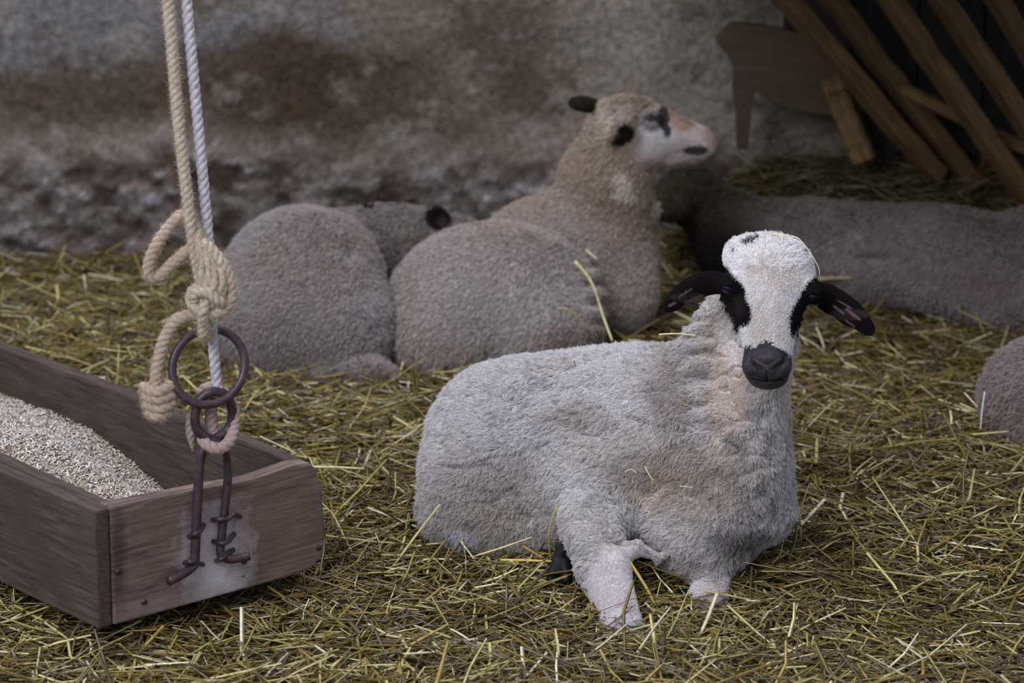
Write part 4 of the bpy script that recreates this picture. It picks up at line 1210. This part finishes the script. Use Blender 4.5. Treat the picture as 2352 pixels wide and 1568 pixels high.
# end knot of the tail
ek = []
for k_, (x0, y0, x1, y1) in enumerate(((328, 888, 396, 880), (330, 906, 398, 902), (334, 926, 398, 922), (340, 944, 388, 944))):
    ek.append(tanpart('', [(x0, y0, YO - .012), ((x0 + x1) / 2, y0 + 12, YO - .032), (x1, y1, YO - .012), ((x0 + x1) / 2, y0 - 2, YO + .012), (x0 + 2, y0 + 6, YO - .008)], 13.5, c1=K1, c2=K2, seed=k_))
join_parts('end_knot', ek, M_ROPE_TAN, tan_root, 'knotted frayed rope end')
# bulky knot: lengthwise turns, a collar and the turn round the ring
kn = []
for k_, (xt, xm, xb, dy) in enumerate(((452, 470, 462, -.020), (458, 490, 476, -.026), (462, 508, 490, -.022), (464, 524, 506, -.010), (460, 500, 500, .010), (450, 466, 468, .014))):
    kn.append(tanpart('', [(xt - 8, 530, YO + .004), (xt + 8, 572, YO + dy * .5), (xm, 640, YO + dy), (xb + 10, 690, YO + dy), (xb, 718, YO + dy * .4)], 13.5, pitch=0.13, seed=10 + k_, c1=T1, c2=K2, taper=[.6, .9, 1.1, 1.1, .9]))
kn.append(tanpart('', [(466, 556, YO - .01), (500, 592, YO - .014), (524, 640, YO - .012), (530, 676, YO - .012), (516, 708, YO - .016), (484, 722, YO - .024), (458, 712, YO - .024), (440, 692, YO - .016), (444, 668, YO - .012), (462, 660, YO - .02)], 15, seed=30))
kn.append(tanpart('', [(446, 690, YO - .02), (452, 670, YO - .03), (478, 672, YO - .034), (502, 690, YO - .03), (520, 700, YO - .014)], 14, seed=31))
kn.append(tanpart('', [(472, 690, YO - .03), (468, 716, YO - .034), (467, 745, YO - .022), (468, 768, YO - .014), (474, 770, YO + .004), (476, 745, YO + .018), (474, 715, YO + .014)], 13.5, seed=32))
join_parts('knot', kn, M_ROPE_TAN, tan_root, 'bulky many-stranded knot')
S_ = np.concatenate(allS); R_ = np.concatenate(allR)
fuzz_curves('rope_fibres', S_, R_, 60000, 0.009, 0.0002, K1, tan_root)

white_root = empty('twisted_cord', (0, 0, 0))
tag(white_root, 'whitish twisted rope hanging beside the hemp rope and passing behind the iron ring', 'rope')
allS, allR = [], []
wp1 = tanpart('', [(412, -200, YO + .02), (428, 0, YO + .02), (441, 140, YO + .02), (454, 280, YO + .02), (467, 420, YO + .022), (476, 520, YO + .024), (482, 620, YO + .022), (485, 720, YO + .022), (489, 780, YO + .022), (493, 830, YO + .022), (498, 880, YO + .02), (503, 900, YO + .018)], 13.2, pitch=0.042, c1=W1, c2=W2)
join_parts('rope_strand', [wp1], M_ROPE_WHITE, white_root)
PK1, PK2 = srgb(186, 160, 150), srgb(140, 112, 106)
wp2 = tanpart('', [(460, 905, YO + .03), (478, 890, YO + .026), (512, 900, YO + .03), (534, 935, YO + .034), (538, 975, YO + .03), (528, 1012, YO + .012), (505, 1030, YO - .004), (478, 1022, YO - .006), (460, 1000, YO + .02)], 15, c1=PK1, c2=PK2)
wp3 = tanpart('', [(486, 915, YO + .03), (484, 960, YO + .03), (490, 1000, YO + .028)], 16, c1=PK1, c2=PK2)
join_parts('rope_turns', [wp2, wp3], M_ROPE_TAN, white_root, 'soiled pinkish turns of rope around the hanger eye')
fe = tanpart('', [(456, 930, YO + .02), (440, 965, YO + .012), (438, 1000, YO + .006), (442, 1030, YO + .004)], 12, c1=srgb(172, 156, 142), c2=srgb(126, 112, 102), taper=[.9, 1.2, 1.0, .3])
join_parts('frayed_end', [fe], M_ROPE_TAN, white_root, 'grey frayed rope end')
fuzz_curves('rope_fibres', np.concatenate(allS), np.concatenate(allR), 7000, 0.005, 0.0002, PK1, white_root)

# ------------------------------------------------------------------ hay rack of slanting bars
def beam(name, a, b_, w, d, material, parent, seed=0, taper=1.0):
    """squared timber from a to b, built upright in its own frame so the grain follows it"""
    a = Vector(a); b_ = Vector(b_); L = (b_ - a).length
    n = 14; v = []; rs = np.random.default_rng(seed)
    for i in range(n + 1):
        z = L * i / n; k = 1 + (taper - 1) * i / n
        ox, oy = rs.normal(0, w * 0.03), rs.normal(0, d * 0.03)
        hw, hd = w / 2 * k * (1 + rs.normal(0, .03)), d / 2 * k
        c = 0.22
        for (sx, sy) in ((1, 1 - c), (1 - c, 1), (-1 + c, 1), (-1, 1 - c), (-1, -1 + c), (-1 + c, -1), (1 - c, -1), (1, -1 + c)):
            v.append((sx * hw + ox, sy * hd + oy, z))
    f = []
    for i in range(n):
        for k in range(8):
            k2 = (k + 1) % 8
            f.append((i * 8 + k, i * 8 + k2, (i + 1) * 8 + k2, (i + 1) * 8 + k))
    f.append(tuple(range(7, -1, -1))); f.append(tuple(n * 8 + k for k in range(8)))
    o = mesh_obj(name, v, f, material, None, smooth=False)
    q_ = (b_ - a).to_track_quat('Z', 'Y')
    mw = Matrix.Translation(a) @ q_.to_matrix().to_4x4()
    if parent:
        o.parent = parent; o.matrix_local = Matrix.Translation(-Vector(parent.location)) @ mw
    else: o.matrix_world = mw
    return o
rk_loc = tuple(P(2200, 420, 7.4))
rack = empty('hay_rack', rk_loc)
tag(rack, 'slatted wooden hay rack with slanting bars in the upper right corner', 'hay rack')
bars = [((2150, 400, 7.42), (1740, -80, 7.02), 54), ((2235, 420, 7.47), (1850, -80, 7.15), 50), ((2375, 475, 7.36), (1990, -80, 7.0), 52), ((2460, 440, 7.36), (2110, -80, 7.02), 50), ((2540, 400, 7.36), (2240, -80, 7.02), 44)]
for i, (lo_, hi_, w_) in enumerate(bars):
    m_ = mpp(200, 7.2)
    beam('bar', P(*lo_), P(*hi_), w_ * m_, 0.045, M_RACK, rack, seed=i)
beam('rail', P(2060, 196, 7.33), P(2420, 372, 7.36), 0.075, 0.035, M_RACK, rack, seed=20)
beam('rail', P(2020, -60, 7.2), P(2420, -40, 7.2), 0.075, 0.035, M_RACK, rack, seed=21)
pst = beam('wooden_post', P(1985, 365, 7.38), P(1912, 175, 7.40), 62 * mpp(250, 7.4), 0.06, M_RACK, None, seed=30)
tag(pst, 'short leaning wooden post left of the hay rack bars', 'post')

cb = MB()  # unseen plank deck, added to keep light off the rack corner
yb = 6.15
while yb < 7.7:
    v, f = boxv((0.30, yb, 1.10), (2.7, yb + 0.19, 1.13)); cb.add(v, f); yb += 0.2
ce = cb.build('shade_deck', M_DARKWOOD, smooth=False); tag(ce, kind='structure')

# shaped old board with one leg, against the wall
def px_poly_board(name, pts, Y, thick, material):
    ctr = P(sum(p[0] for p in pts) / len(pts), sum(p[1] for p in pts) / len(pts), Y)
    front = []
    for (x_, y_) in pts:
        p = P(x_, y_, Y); front.append((p[0] - ctr[0], p[2] - ctr[2]))
    me = extrude_poly(front, 1, -thick / 2, thick / 2, 0.004)
    o = bpy.data.objects.new(name, me); me.name = name; COL.objects.link(o); me.materials.append(material)
    o.location = tuple(ctr)
    return o
bd = px_poly_board('old_board', [(1641, 88), (1672, 56), (1686, 50), (1740, 56), (1800, 66), (1850, 80), (1960, 130), (1985, 282), (1900, 262), (1820, 250), (1770, 234), (1752, 222), (1736, 206), (1726, 230), (1722, 280), (1716, 340), (1692, 340), (1690, 260), (1682, 200), (1684, 150), (1664, 118)], 7.44, 0.04, M_BOARD)
tag(bd, 'dark brown shaped board on a short leg leaning by the plastered wall', 'board')

SC.cycles_curves.shape = 'RIBBONS'
